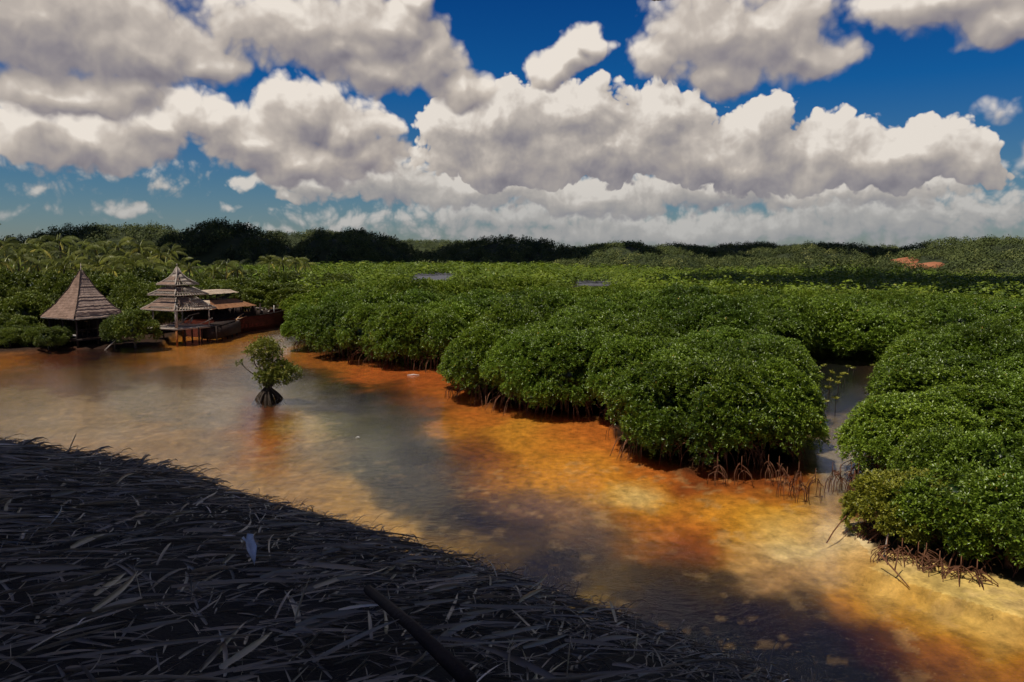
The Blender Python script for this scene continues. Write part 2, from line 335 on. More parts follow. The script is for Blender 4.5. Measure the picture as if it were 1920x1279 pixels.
Z[(dd.ravel() > 600)] = -.3; Z = Z+Z_STRIP*.17
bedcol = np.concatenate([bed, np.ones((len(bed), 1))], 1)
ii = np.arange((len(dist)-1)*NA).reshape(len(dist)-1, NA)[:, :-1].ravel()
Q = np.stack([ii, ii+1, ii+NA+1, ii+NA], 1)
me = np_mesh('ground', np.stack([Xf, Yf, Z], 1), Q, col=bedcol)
m_, t, o = material('silty_bed')
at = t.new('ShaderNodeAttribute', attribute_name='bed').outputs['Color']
pos = t.new('ShaderNodeNewGeometry').outputs['Position']
na = t.noise(t.vmath('MULTIPLY', pos, (1.0, .75, 1)), 2.6, 8, .68); nb = t.noise(pos, 14, 4, .7)
k = t.math('ADD', t.remap(na, .3, .72, .55, 1.45), t.math('MULTIPLY', t.math('SUBTRACT', nb, .5), .7))
kc = t.new('ShaderNodeCombineXYZ')
for i in range(3): t.l.new(k, kc.inputs[i])
c = t.mix(1., at, kc.outputs[0], 'MULTIPLY')
fl = t.remap(t.noise(t.vmath('MULTIPLY', pos, (1.5, 1, 1)), 9, 3, .5), .68, .74)
c = t.mix(t.math('MULTIPLY', t.math('MULTIPLY', fl, .5), t.math('MULTIPLY', k, .8, clamp=True)), c, (.45, .34, .20, 1))
dk = t.remap(t.noise(pos, 5.5, 5, .65), .64, .72)
c = t.mix(t.math('MULTIPLY', dk, .6), c, (.05, .022, .008, 1))
b = principled(t, c, .85, .15); bp = t.new('ShaderNodeBump'); bp.inputs['Strength'].default_value = .5; bp.inputs['Distance'].default_value = .05
t.l.new(na, bp.inputs['Height']); t.l.new(bp.outputs[0], b.inputs['Normal']); t.l.new(b.outputs[0], o.inputs[0])
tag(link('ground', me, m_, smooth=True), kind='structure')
# ------------------------------------------------------------------ water sheet
m_, t, o = material('shallow_water')
pos = t.new('ShaderNodeNewGeometry').outputs['Position']
n1 = t.noise(t.vmath('MULTIPLY', pos, (1, 1.6, 1)), 2.2, 4, .6); n2 = t.noise(t.vmath('MULTIPLY', pos, (1, 1.3, 1)), 9, 3, .6); n3 = t.noise(pos, .22, 2, .5)
hh = t.math('ADD', t.math('MULTIPLY', n1, .6), t.math('MULTIPLY', t.math('MULTIPLY', n2, .35), t.remap(n3, .35, .65)))
bp = t.new('ShaderNodeBump'); bp.inputs['Strength'].default_value = .5; bp.inputs['Distance'].default_value = .06; t.l.new(hh, bp.inputs['Height'])
fr = t.new('ShaderNodeFresnel'); fr.inputs[0].default_value = 1.33; t.l.new(bp.outputs[0], fr.inputs[1])
tr = t.new('ShaderNodeBsdfTransparent'); tr.inputs[0].default_value = (.93, .91, .87, 1)
gl = t.new('ShaderNodeBsdfGlossy'); t.l.new(t.remap(t.vmath('LENGTH', pos), 90., 240., .12, .5), gl.inputs['Roughness']); gl.inputs[0].default_value = (1, 1, 1, 1); t.l.new(bp.outputs[0], gl.inputs['Normal'])
mx = t.new('ShaderNodeMixShader'); t.l.new(t.math('MULTIPLY', fr.outputs[0], .95), mx.inputs[0]); t.l.new(tr.outputs[0], mx.inputs[1]); t.l.new(gl.outputs[0], mx.inputs[2]); t.l.new(mx.outputs[0], o.inputs[0])
wv = [(-9000, -60, 0), (9000, -60, 0), (9000, 9000, 0), (-9000, 9000, 0)]
tag(link('water', np_mesh('water', wv, [(0, 1, 2, 3)]), m_), kind='structure')
# ------------------------------------------------------------------ foliage generators
def unit(v): return v/(np.linalg.norm(v, axis=-1, keepdims=True)+1e-9)
def leaves(base, axis, L, Wd, r, fold=.18, droop=.0):
    """one pointed oval leaf (two quads folded on the midrib) per row"""
    n = len(base); axis = unit(axis)
    rv = unit(r.normal(size=(n, 3))); side = unit(np.cross(axis, rv)+0); nor = np.cross(side, axis)
    flip = np.where(nor[:, 2] < 0, -1., 1.)[:, None]; nor = nor*flip
    # most leaves present their face to the sky
    want = unit(np.array([0, 0, 1.])-axis*axis[:, 2:3]); mixw = r.uniform(.0, 1, (n, 1)); nor = unit(nor*(1-mixw)+want*mixw*1.6)
    nor = unit(nor-axis*np.sum(nor*axis, 1, keepdims=True)); side = np.cross(axis, nor)
    L = L[:, None]; Wd = Wd[:, None]
    tip = base+axis*L-nor*L*droop
    m1 = base+axis*L*.35+nor*0; m2 = base+axis*L*.7-nor*L*droop*.5
    v = np.stack([base, m1+side*Wd*.48+nor*Wd*fold, m2+side*Wd*.42+nor*Wd*fold, tip, m2-side*Wd*.42+nor*Wd*fold, m1-side*Wd*.48+nor*Wd*fold], 1)
    k = np.arange(n)[:, None]*6
    q = np.concatenate([k+np.array([[0, 1, 2, 3]]), k+np.array([[0, 3, 4, 5]])], 0)
    return v.reshape(-1, 3), q
def crown_mesh(name, seed, R, Ht, nlobe, nros, perros, Ls, z0=.34, lobe=.30, inner=True, flat=1.0, spread=1.0, ragged=0.):
    r = np.random.default_rng(seed)
    # lobes on a lumpy dome
    u = r.uniform(0, 1, nlobe); th = r.uniform(0, 2*PI, nlobe)
    el_ = np.arcsin(np.clip(u*1.12-.16, -.25, 1))
    lr = R*lobe*r.uniform(.75, 1.35, nlobe)
    bump = 1+.10*np.sin(th*3+seed)+.07*np.sin(th*5+seed*2)+ragged*r.normal(0, 1, nlobe)
    cx = (R-lr*.8)*np.cos(el_)*np.cos(th)*bump*spread; cy = (R-lr*.8)*np.cos(el_)*np.sin(th)*bump*spread
    hz = Ht-z0
    cz = z0+hz*.30+np.maximum(hz*.70-lr, .1)*np.sin(el_)*(1+.08*np.cos(th*2+seed))
    cz = np.where(el_ < 0, z0+hz*.30+el_*hz*.95, cz)
    Cc = np.stack([cx, cy, cz], 1); out0 = unit(np.stack([cx, cy, (cz-z0-hz*.25)*1.1], 1))
    k = r.integers(0, nlobe, nros); 
    d = unit(r.normal(size=(nros, 3))+out0[k]*1.25+np.array([0, 0, .35]))
    rad = lr[k]*(1-np.abs(r.normal(0, .2, nros))+r.normal(0, .10, nros))
    pos_ = Cc[k]+d*rad[:, None]*np.array([1, 1, .85])
    if inner:
        ni = nros//10; p2 = r.uniform(-1, 1, (ni, 3)); p2 = unit(p2)*(r.uniform(.3, .85, (ni, 1)))*np.array([R*.85, R*.85, hz*.5])+np.array([0, 0, z0+hz*.42])
        pos_ = np.concatenate([pos_, p2]); d = np.concatenate([d, unit(r.normal(size=(ni, 3)))])
    n = len(pos_); ax = unit(d*.7+np.array([0, 0, .55])+r.normal(0, .22, (n, 3)))
    t1 = unit(np.cross(ax, r.normal(size=(n, 3)))); t2 = np.cross(ax, t1)
    rep = perros; ph = (np.arange(rep)*2.39996)[None, :]+r.uniform(0, 6.28, (n, 1))
    pol = np.linspace(.35, 1.5, rep)[None, :]+r.normal(0, .16, (n, rep))
    A = ax[:, None, :]*np.cos(pol)[..., None]+(t1[:, None, :]*np.cos(ph)[..., None]+t2[:, None, :]*np.sin(ph)[..., None])*np.sin(pol)[..., None]
    B = pos_[:, None, :]+A*Ls*.12
    L = Ls*r.uniform(.7, 1.25, n*rep); Wd = L*r.uniform(.38, .5, n*rep)
    V, Qd = leaves(B.reshape(-1, 3), A.reshape(-1, 3), L, Wd, r, droop=.08)
    at_ = np.repeat(np.clip(np.repeat(r.normal(.5, .20, n), rep)+r.normal(0, .26, n*rep), 0, .99), 6)
    at_ = np.where(np.repeat(r.random(n*rep) > .9975, 6), 1., np.minimum(at_, .95))
    # inner shell, colour kept dark to give the shade between leaves
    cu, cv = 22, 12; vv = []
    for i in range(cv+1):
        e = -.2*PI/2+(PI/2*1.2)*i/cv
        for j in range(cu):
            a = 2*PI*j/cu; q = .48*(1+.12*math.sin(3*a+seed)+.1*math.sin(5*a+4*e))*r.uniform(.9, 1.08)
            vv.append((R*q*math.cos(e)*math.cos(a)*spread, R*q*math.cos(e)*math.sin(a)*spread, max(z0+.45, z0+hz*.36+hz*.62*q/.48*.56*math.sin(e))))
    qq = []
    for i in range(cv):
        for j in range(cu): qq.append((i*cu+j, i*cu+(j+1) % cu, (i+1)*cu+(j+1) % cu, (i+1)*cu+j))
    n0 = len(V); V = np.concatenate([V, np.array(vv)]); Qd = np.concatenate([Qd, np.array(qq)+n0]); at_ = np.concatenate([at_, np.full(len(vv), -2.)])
    return np_mesh(name, V, Qd, attr=at_)
def roots_mesh(name, seed, R, n=34, z=1.0, rr=.022, reach=1.0):
    r = random.Random(seed); b = MB()
    for k in range(n):
        a = r.uniform(0, 2*PI); r0 = R*r.uniform(.1, .55); r1 = R*r.uniform(.62, 1.02)*reach; h = z*r.uniform(.45, 1.1); da = r.uniform(-.25, .25)
        pts = []
        for i in range(6):
            f = i/5; q = r0+(r1-r0)*(f**.8); aa = a+da*f
            pts.append((q*math.cos(aa), q*math.sin(aa), -.3+(h+.3)*math.sqrt(max(0, 1-f**1.8))))
        w_ = rr*r.uniform(.6, 1.4)
        b.tube(pts, [w_*1.1, w_*1.1, w_, w_, w_*.9, w_*.8], 4, False)
    for k in range(5):
        a = r.uniform(0, 2*PI); q = R*.3*r.random(); b.tube([(q*math.cos(a), q*math.sin(a), -.3), (q*1.2*math.cos(a), q*1.2*math.sin(a), z*.9), (q*2.2*math.cos(a+.3), q*2.2*math.sin(a+.3), z*2.2)], [.08, .06, .03], 6, False)
    return np_mesh(name, b.v, b.q, b.t)
NEAR = [(crown_mesh('mangrove_crown', 10+i, 2.45, 4.1, 80, 6600, 8, .125), roots_mesh('mangrove_roots', 50+i, 2.3)) for i in range(4)]
MID = [(crown_mesh('mangrove_crown_mid', 20+i, 3.0, 4.8, 90, 4600, 7, .17), roots_mesh('mangrove_roots_mid', 60+i, 2.8, 26)) for i in range(3)]
BACK = [(crown_mesh('mangrove_crown_back', 30+i, 3.7, 5.2, 110, 3800, 6, .25), None) for i in range(3)]
LOW = [(crown_mesh('mangrove_crown_low', 40+i, 1.75, 2.5, 60, 4000, 8, .11, z0=.3), roots_mesh('mangrove_roots_low', 70+i, 1.7, 40, .6, .018, 1.12)) for i in range(3)]
def plant(name, cm, rm, x, y, z, rz, sc, szc, label, cat, group, leaf, rootmat='root', rname='roots'):
    sc *= random.uniform(.94, 1.03)
    e = empty(name, (x, y, z), rz); e.scale = (sc*random.uniform(.95, 1.05), sc, szc); e.rotation_euler = (random.uniform(-.05, .05), random.uniform(-.05, .05), rz)
    tag(e, label, cat, group)
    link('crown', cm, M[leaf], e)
    if rm is not None: link(rname, rm, M[rootmat], e)
    return e
placed = []
def front(px, py, R, Hh, lib, label=None, baseR=2.3, baseH=4.1):
    gx, gy = ground(px, py); dn = math.hypot(gx, gy); k = 1+R*.92/dn
    x, y = gx*k, gy*k; i = len(placed) % len(lib); cm, rm = lib[i]
    placed.append((x, y, R))
    plant('mangrove', cm, rm, x, y, 0, random.uniform(0, 6.28), R/baseR, Hh/baseH,
          label or 'rounded green mangrove in the front row along the orange shallows, roots in the water', 'mangrove',
          None if label else 'mangroves in the front row of the thicket', 'mangrove')
    return x, y
front(592,656,2.35,3.9,NEAR,'leafy green mangrove at the left tip of the thicket across from the boat bow')
front(645,671,2.4,4.3,NEAR); front(705,681,2.4,4.5,NEAR); front(765,688,2.4,4.5,NEAR)
front(822,692,2.2,4.3,NEAR,'green mangrove in the notch where the left thicket meets the middle one, red roots below')
front(912,752,2.3,4.2,NEAR,'bushy green mangrove on the left end of the middle clump with splayed reddish roots')
front(985,775,2.2,4.1,NEAR); front(1060,783,2.3,4.2,NEAR); front(1125,775,2.2,4.2,NEAR)
front(1245,866,2.2,3.9,NEAR,'dense green mangrove on the left side of the nearest middle clump over orange water')
front(1345,884,2.25,4.1,NEAR,'dense green mangrove at the centre of the nearest middle clump, dark beneath')
front(1425,878,2.1,3.95,NEAR,'dense green mangrove on the left bank of the narrow inlet')
front(1712,910,2.3,3.05,NEAR,'tall green mangrove on the right bank of the narrow inlet')
front(1655,905,1.35,2.2,LOW,'small green mangrove bush at the mouth of the narrow inlet before the taller right bank',1.7,2.5)
front(1815,885,2.3,3.1,NEAR); front(1925,880,2.3,3.5,NEAR,'tall green mangrove behind the low bushes at the right edge of the view'); front(2040,880,2.3,3.5,NEAR)
front(1700,1042,1.45,2.05,LOW,'low yellow green mangrove bush on the pale sand with one long arching root',1.7,2.5)
M['mangrove_yellow'] = leafmat('mangrove_leaf_yellowing', (.03, .05, .004, 1), (.25, .27, .03, 1), (.55, .40, .10, 1), .97, .42, .22, .4)
for ch_ in [k for k in bpy.data.objects if k.parent and 'pale sand with one long' in str(k.parent.get('label'))]:
    if ch_.name.startswith('crown'): ch_.data = ch_.data.copy(); ch_.data.materials.clear(); ch_.data.materials.append(M['mangrove_yellow'])
front(1800,1070,1.6,2.35,LOW,'low green mangrove bush over bare reddish roots on the sand, second from the left',1.7,2.5)
front(1905,1100,1.7,2.55,LOW,'low green mangrove bush touching the right edge of the view on the sand',1.7,2.5)
front(2020,1118,1.8,2.6,LOW,None,1.7,2.5)
front(1850,990,1.6,2.7,LOW,None,1.7,2.5); front(1760,960,1.4,2.5,LOW,None,1.7,2.5); front(1960,1000,1.6,2.8,LOW,None,1.7,2.5)
def ok(x, y, R, gap):
    for (a, b_, r2) in placed:
        if (a-x)**2+(b_-y)**2 < (gap)**2: return False
    return True
def region(x, y, R):
    d = math.hypot(x, y); kx, ky = x*(1-R*.95/d), y*(1-R*.95/d)
    px, _ = project(x, y); _, py = project(kx, ky); rp = R*F/d; pyc = project(x, y)[1]
    if px < 1500:
        if px-rp*.85 < 530: return False
        lim = min(wl(px-rp*.6), wl(px), wl(min(1545, px+rp*.6)))
        if py > lim+2: return False
    if pyc > 690 and 1545-rp*.98 < px < 1588+rp*.98: return False
    if 680 < py < 765 and 1500-rp*.8 < px < 1700+rp*.4: return False
    if px >= 1588 and py > 895: return False
    return True
def fill(d0, d1, sp_, lib, bR, bH, name):
    y = d0; n = 0
    while y < d1:
        x = -y*.62
        while x < y*.78:
            xx = x+random.uniform(-.35, .35)*sp_; yy = y+random.uniform(-.35, .35)*sp_
            R = bR*random.uniform(.85, 1.2); Hh = bH*random.uniform(.74, 1.12)
            px = project(xx, yy)[0]
            if 480 < px < 2000 and region(xx, yy, R) and ok(xx, yy, R, sp_*.72):
                ty = np.interp(px, [530, 600, 700, 770, 785, 850, 870, 950, 1040, 1090, 1140, 1200, 1500, 1700, 1920], [556, 535, 515, 516, 520, 520, 512, 508, 520, 534, 534, 528, 540, 540, 556])
                Hmax = CAMH-math.tan(PITCH+math.atan((ty-639.5)/F))*yy
                Hh = min(Hh, Hmax*random.uniform(.84, 1.02)) if not (765 < px < 875 or 1075 < px < 1165) or yy < 80 else Hmax*random.uniform(.97, 1.0)
                if Hh > 2.0:
                    cm, rm = random.choice(lib); placed.append((xx, yy, R)); n += 1
                    plant('mangrove', cm, rm if yy < 60 else None, xx, yy, 0, random.uniform(0, 6.28), R/bR, Hh/bH,
                          'rounded green mangrove crown packed within the thicket behind its front row', 'mangrove', 'mangroves packed in the thicket', 'mangrove' if yy < 75 else 'mangrove_far')
            x += sp_
        y += sp_*.9
    print('fill', n)
fill(31, 52, 2.75, NEAR, 2.3, 4.1, 'n'); fill(52, 72, 3.7, MID, 2.8, 4.7, 'm'); fill(72, 116, 6.0, BACK, 3.9, 5.3, 'b')
# lone mangrove in the channel
gx, gy = ground(500, 750)
e = empty('mangrove', (gx, gy+.3, 0)); tag(e, 'small pale green mangrove standing alone on a dark root mound in the open channel', 'mangrove')
V = []; rs = np.random.default_rng(3)
def lone():
    r = rs; cl = [(0, 0, 2.85, .62), (-.55, .1, 2.75, .5), (.35, 0, 2.55, .5), (-.35, 0, 2.2, .5), (.25, .1, 1.85, .6), (.85, 0, 1.75, .55), (1.25, -.1, 1.5, .48), (.35, -.2, 1.35, .6), (-.1, -.1, 1.25, .5), (.8, .1, 1.1, .45), (-.95, 0, 2.55, .25), (0, 0, .95, .45), (-.15, .1, 3.1, .4)]
    P_, D_ = [], []
    for (a, b_, c_, q) in cl:
        q *= r.uniform(.85, 1.1); n = int(200*q*q/.3); d = unit(r.normal(size=(n, 3))+np.array([0, 0, .3])); P_.append(np.array([a, b_, c_])+d*q*(1+r.normal(0, .30, (n, 1)))*np.array([1, 1, .62])); D_.append(d)
    P_ = np.concatenate(P_)
    tw = np.array([[-1.55+.1*r.normal(), 0, 2.2-.5*r.random()] for _ in range(16)]); P_ = np.concatenate([P_, tw]); D_.append(unit(r.normal(size=(16, 3))))
    D_ = np.concatenate(D_); n = len(P_); rep = 6
    A = unit(D_[:, None, :]*.6+np.array([0, 0, .5])+r.normal(0, .7, (n, rep, 3))); L = r.uniform(.09, .15, n*rep)
    v, q = leaves((P_[:, None, :]+A*.02).reshape(-1, 3), A.reshape(-1, 3), L, L*.45, r)
    return np_mesh('lone_crown', v, q, attr=np.repeat(np.clip(np.repeat(r.normal(.5, .2, n), rep), 0, .94), 6))
link('crown', lone(), M['mangrove_pale'], e)
b = MB()
for (tx, tz, ty) in [(-.9, 2.5, 0), (-.4, 2.9, .1), (.1, 3.0, 0), (.9, 1.8, 0), (1.2, 1.5, -.1), (.4, 1.9, .1), (-1.6, 2.15, 0)]:
    b.tube([(0, 0, .5), (tx*.25+.05, ty, .5+(tz-.5)*.35), (tx*.7, ty, .5+(tz-.5)*.7), (tx, ty, tz)], [.06, .045, .03, .012], 6, False)
b.build('trunk', M['bark'], e, True)
b = MB(); r = random.Random(5)
for k in range(60):
    a = r.uniform(0, 2*PI); q = r.uniform(.35, .95); b.tube([(.05*math.cos(a), .05*math.sin(a), .75*r.uniform(.8, 1.1)), (q*.34*math.cos(a), q*.34*math.sin(a), .52*r.uniform(.8, 1.1)), (q*.68*math.cos(a+.1), q*.68*math.sin(a+.1), .22), (q*1.1*math.cos(a+.15), q*1.1*math.sin(a+.15), -.3)], [.05, .04, .035, .03], 5, False)
b.tube([(0, 0, -.35), (0, 0, .2), (0, 0, .6), (0, 0, .85)], [.24, .18, .12, .07], 9)
b.build('roots', M['mound'], e, True)
# ------------------------------------------------------------------ inlet seedlings and bare root tangles
rs2 = random.Random(9)
def seedling_mesh(seed):
    r = np.random.default_rng(seed); b_ = MB(); b_.tube([(0, 0, -.3), (.01, 0, .3), (.02, .01, .55)], [.018, .014, .01], 5)
    n = 14; base = np.array([[.02, .01, .5+.06*k/n] for k in range(n)]); A = unit(r.normal(size=(n, 3))*np.array([1, 1, .3])+np.array([0, 0, .4])); L = r.uniform(.14, .22, n)
    v, q = leaves(base, A, L, L*.42, r); return np_mesh('seedling_stem', b_.v, b_.q, b_.t), np_mesh('seedling_leaves', v, q, attr=np.full(len(v), .7))
SD = [seedling_mesh(i) for i in range(3)]
for (px, py) in [(1520,712),(1532,716),(1545,705),(1560,720),(1578,718),(1583,722),(1535,735),(1555,735),(1570,738),(1552,750),(1566,770),(1590,706),(1600,705),(1545,778),(1635,700),(1528,700),(1640,702),(1572,728)]:
    x, y = ground(px, py); e = empty('mangrove_seedling', (x, y, 0), rs2.uniform(0, 6)); s_ = rs2.uniform(.8, 1.3); e.scale = (s_,)*3
    tag(e, 'small yellow green mangrove seedling standing in the brown water of the narrow inlet', 'seedling', 'seedlings in the narrow inlet')
    st, lf = rs2.choice(SD); link('stem', st, M['bark'], e); link('leaves', lf, M['mangrove_pale'], e)
def tangle(px, py, n, rad, hgt, seed):
    r = random.Random(seed); b_ = MB()
    for k in range(n):
        a = r.uniform(0, 2*PI); ox, oy = r.uniform(-.1, .1), r.uniform(-.1, .1); h = hgt*r.uniform(.4, 1); q = rad*r.uniform(.5, 1)
        b_.tube([(ox, oy, h), (ox+q*.4*math.cos(a), oy+q*.4*math.sin(a), h*.8), (ox+q*.85*math.cos(a), oy+q*.85*math.sin(a), h*.3), (ox+q*math.cos(a+.1), oy+q*math.sin(a+.1), -.3)], [.016, .014, .012, .01], 4, False)
    b_.tube([(0, 0, hgt*.5), (0, 0, hgt*1.5)], [.02, .01], 5)
    x, y = ground(px, py); o_ = b_.build('root_tangle', M['root']); o_.location = (x, y, 0); return o_
tg = [(1460,893),(1475,915),(1497,905),(1500,925),(1528,918),(1440,890),(1595,905),(1608,912),(1600,925),(1560,905),(1575,910),(860,742),(845,738),(1150,812),(1390,893),(1345,893)]
for i, (px, py) in enumerate(tg):
    tag(tangle(px, py, 9, .42, .5, 100+i), 'bare stilt root tangle rising from the shallows before the green clumps', 'roots', 'bare stilt roots at the water edge')
for i, (px, py) in enumerate([(1690,1052),(1662,1050),(1720,1060),(1735,1062),(1760,1078),(1800,1088),(1830,1095),(1645,1015),(1620,1005)]):
    tag(tangle(px, py, 16, .55, .42, 200+i), 'reddish spreading stilt root clump on the pale sand under the low bushes', 'roots', 'reddish roots on the sand bank')
b = MB(); a0 = np.array(ground(1550, 1012)); a1 = np.array(ground(1640, 990)); pts = []
for i in range(9):
    f = i/8; p = a0+(a1-a0)*f; pts.append((p[0], p[1], -.1+.95*math.sin(PI*.5*min(1, f*1.15))**.8))
b.tube(pts, [.02]*9, 6); tag(b.build('arching_root', M['root'], smooth=True), 'single long reddish root arching from the low bush down to the pale sand', 'root')
b = MB(); a0 = np.array(ground(1655, 1050)); b.tube([(a0[0], a0[1], -.05), (a0[0]+.35, a0[1]+.5, .5), (a0[0]+.5, a0[1]+.9, .95)], [.025, .02, .014], 6)
tag(b.build('dead_branch', M['palewood']), 'pale dead branch leaning against the low mangrove bush on the sand', 'branch')
b = MB(); a0 = np.array(ground(1705, 1100)); b.tube([(a0[0], a0[1], -.02), (a0[0]-.15, a0[1]+.45, .22), (a0[0]-.35, a0[1]+.95, .5)], [.012, .02, .022], 6); b.tube([(a0[0]-.15, a0[1]+.45, .22), (a0[0]+.1, a0[1]+.8, .62)], [.02, .012], 6)
tag(b.build('dead_branch', M['root']), 'dark forked dead branch poking out over the sand in front of the red roots', 'branch')
# ------------------------------------------------------------------ distant mangrove masses (merged)
def crown_cards(n, size, seed, R=1., hz=1.):
    r = np.random.default_rng(seed); d = unit(r.normal(size=(n, 3))+np.array([0, 0, .5])); d[:, 2] = np.abs(d[:, 2])*1.0
    p = d*(1-np.abs(r.normal(0, .10, (n, 1))))*(1+.16*np.sin(d[:, :1]*7+seed)+.12*np.sin(d[:, 1:2]*9+2*seed)); nrm = unit(d+r.normal(0, .45, (n, 3))+np.array([0, 0, .3]))
    t1 = unit(np.cross(nrm, r.normal(size=(n, 3)))); t2 = np.cross(nrm, t1); s = size*r.uniform(.5, 1.3, (n, 1))
    corners = np.stack([p+t1*s, p+t2*s*.6, p-t1*s, p-t2*s*.6], 1)
    return corners
def mass(name, pts, protos, mat, label, cat, zf, R, H_):
    r = np.random.default_rng(len(pts)); Vs = []; at_ = []
    for i, (x, y) in enumerate(pts):
        cr = protos[r.integers(len(protos))]; s = R*r.uniform(.75, 1.3); h = H_*r.uniform(.8, 1.15)*(.62+.75*float(fbm(np.array([x*.035+90]), np.array([y*.02+40]), 77, 2)[0])); a = r.uniform(0, 2*PI); ca, sa = math.cos(a), math.sin(a)
        v = np.empty_like(cr); v[..., 0] = (cr[..., 0]*ca-cr[..., 1]*sa)*s+x; v[..., 1] = (cr[..., 0]*sa+cr[..., 1]*ca)*s+y; v[..., 2] = cr[..., 2]*h*.75+h*.28+zf(x, y)
        Vs.append(v.reshape(-1, 3)); at_.append(np.repeat(np.clip(r.normal(.5, .16)+r.normal(0, .15, len(cr)), 0, .97), 4))
    V_ = np.concatenate(Vs); n = len(V_)//4
    o_ = link(name, np_mesh(name, V_, np.arange(n*4).reshape(-1, 4), attr=np.concatenate(at_)), mat)
    tag(o_, label, cat, kind='stuff'); return o_
def scatter(d0, d1, sp_, cond, lo=-.75, hi=.85):
    out = []; y = d0
    while y < d1:
        x = lo*y
        while x < hi*y:
            xx = x+random.uniform(-.45, .45)*sp_; yy = y+random.uniform(-.45, .45)*sp_
            if cond(xx, yy): out.append((xx, yy))
            x += sp_
        y += sp_
    return out
def wins(x, y):
    px = project(x, y)[0]; rp = 1.6*F/y
    if y < 300 and 775-rp < px < 852+rp: return False
    if y < 215 and 1090-rp < px < 1148+rp: return False
    if 560 < px < 1150 and 120 < y < 170: return random.random() < .5
    if px < 560 and y < 126: return False
    if y > np.interp(px, [1100, 1200, 1450, 1920], [310, 275, 232, 205]): return False
    return px > 340 or y > 125
CARDS1 = [crown_cards(330, .085, i) for i in range(5)]; CARDS2 = [crown_cards(120, .15, 10+i) for i in range(5)]; CARDS3 = [crown_cards(170, .115, 20+i) for i in range(6)]
flat0 = lambda x, y: 0.0
p1 = scatter(118, 300, 5.2, wins); p2 = scatter(300, 560, 7.0, lambda x, y: y < 330 or project(x, y)[0] < 1130-(y-330)*.3)
mass('mangrove_forest', p1, CARDS1, M['mangrove_far'], 'distant green mangrove forest spreading flat beyond the near thicket', 'mangrove forest', flat0, 3.4, 3.7)
mass('mangrove_forest', p2, CARDS2, M['mangrove_far'], 'farthest strip of green mangrove forest along the foot of the hills', 'mangrove forest', flat0, 4.6, 3.9)
# ------------------------------------------------------------------ hills
HILLS = [ # name, distance, crest profile in photo pixels, depth, label
 ('a', 400, [(-200,470),(-60,462),(60,452),(120,433),(170,422),(230,420),(280,422),(330,432),(380,446),(430,470),(470,484)], 70),
 ('b', 370, [(300,484),(345,450),(370,428),(400,417),(440,415),(480,421),(510,438),(535,458),(570,478),(600,486)], 60),
 ('c', 560, [(420,484),(470,450),(500,434),(560,431),(620,434),(680,440),(720,470),(760,484)], 60),
 ('d', 430, [(540,486),(590,450),(615,432),(660,427),(700,431),(740,443),(770,460),(800,474),(860,486)], 60),
 ('e', 900, [(680,484),(740,450),(800,448),(860,447),(920,452),(980,484)], 80),
 ('f', 440, [(740,487),(810,472),(850,458),(890,446),(930,440),(960,437),(985,443),(1010,452),(1050,456),(1085,459),(1110,474),(1150,490)], 60),
 ('g', 440, [(1000,490),(1050,474),(1095,460),(1140,452),(1180,455),(1215,466),(1250,460),(1295,458),(1335,468),(1375,480),(1450,496)], 140),
 ('h', 1500, [(1180,484),(1230,458),(1265,454),(1310,460),(1335,464),(1350,456),(1390,452),(1430,453),(1460,459),(1500,457),(1530,462),(1600,484)], 120),
 ('i', 450, [(1320,496),(1380,480),(1430,468),(1480,458),(1540,457),(1590,464),(1630,461),(1680,470),(1740,480),(1800,492)], 140),
 ('j', 335, [(1590,500),(1640,484),(1685,470),(1730,464),(1775,458),(1810,446),(1855,438),(1905,439),(1960,446),(2060,444),(2200,470),(2300,490)], 118),
 ('k', 330, [(1150,506),(1220,494),(1280,484),(1330,480),(1390,487),(1450,500),(1490,508)], 45),
 ('l', 305, [(1430,506),(1500,492),(1560,482),(1620,479),(1680,488),(1740,503),(1780,510)], 45)]
hm = {}
allpts = []
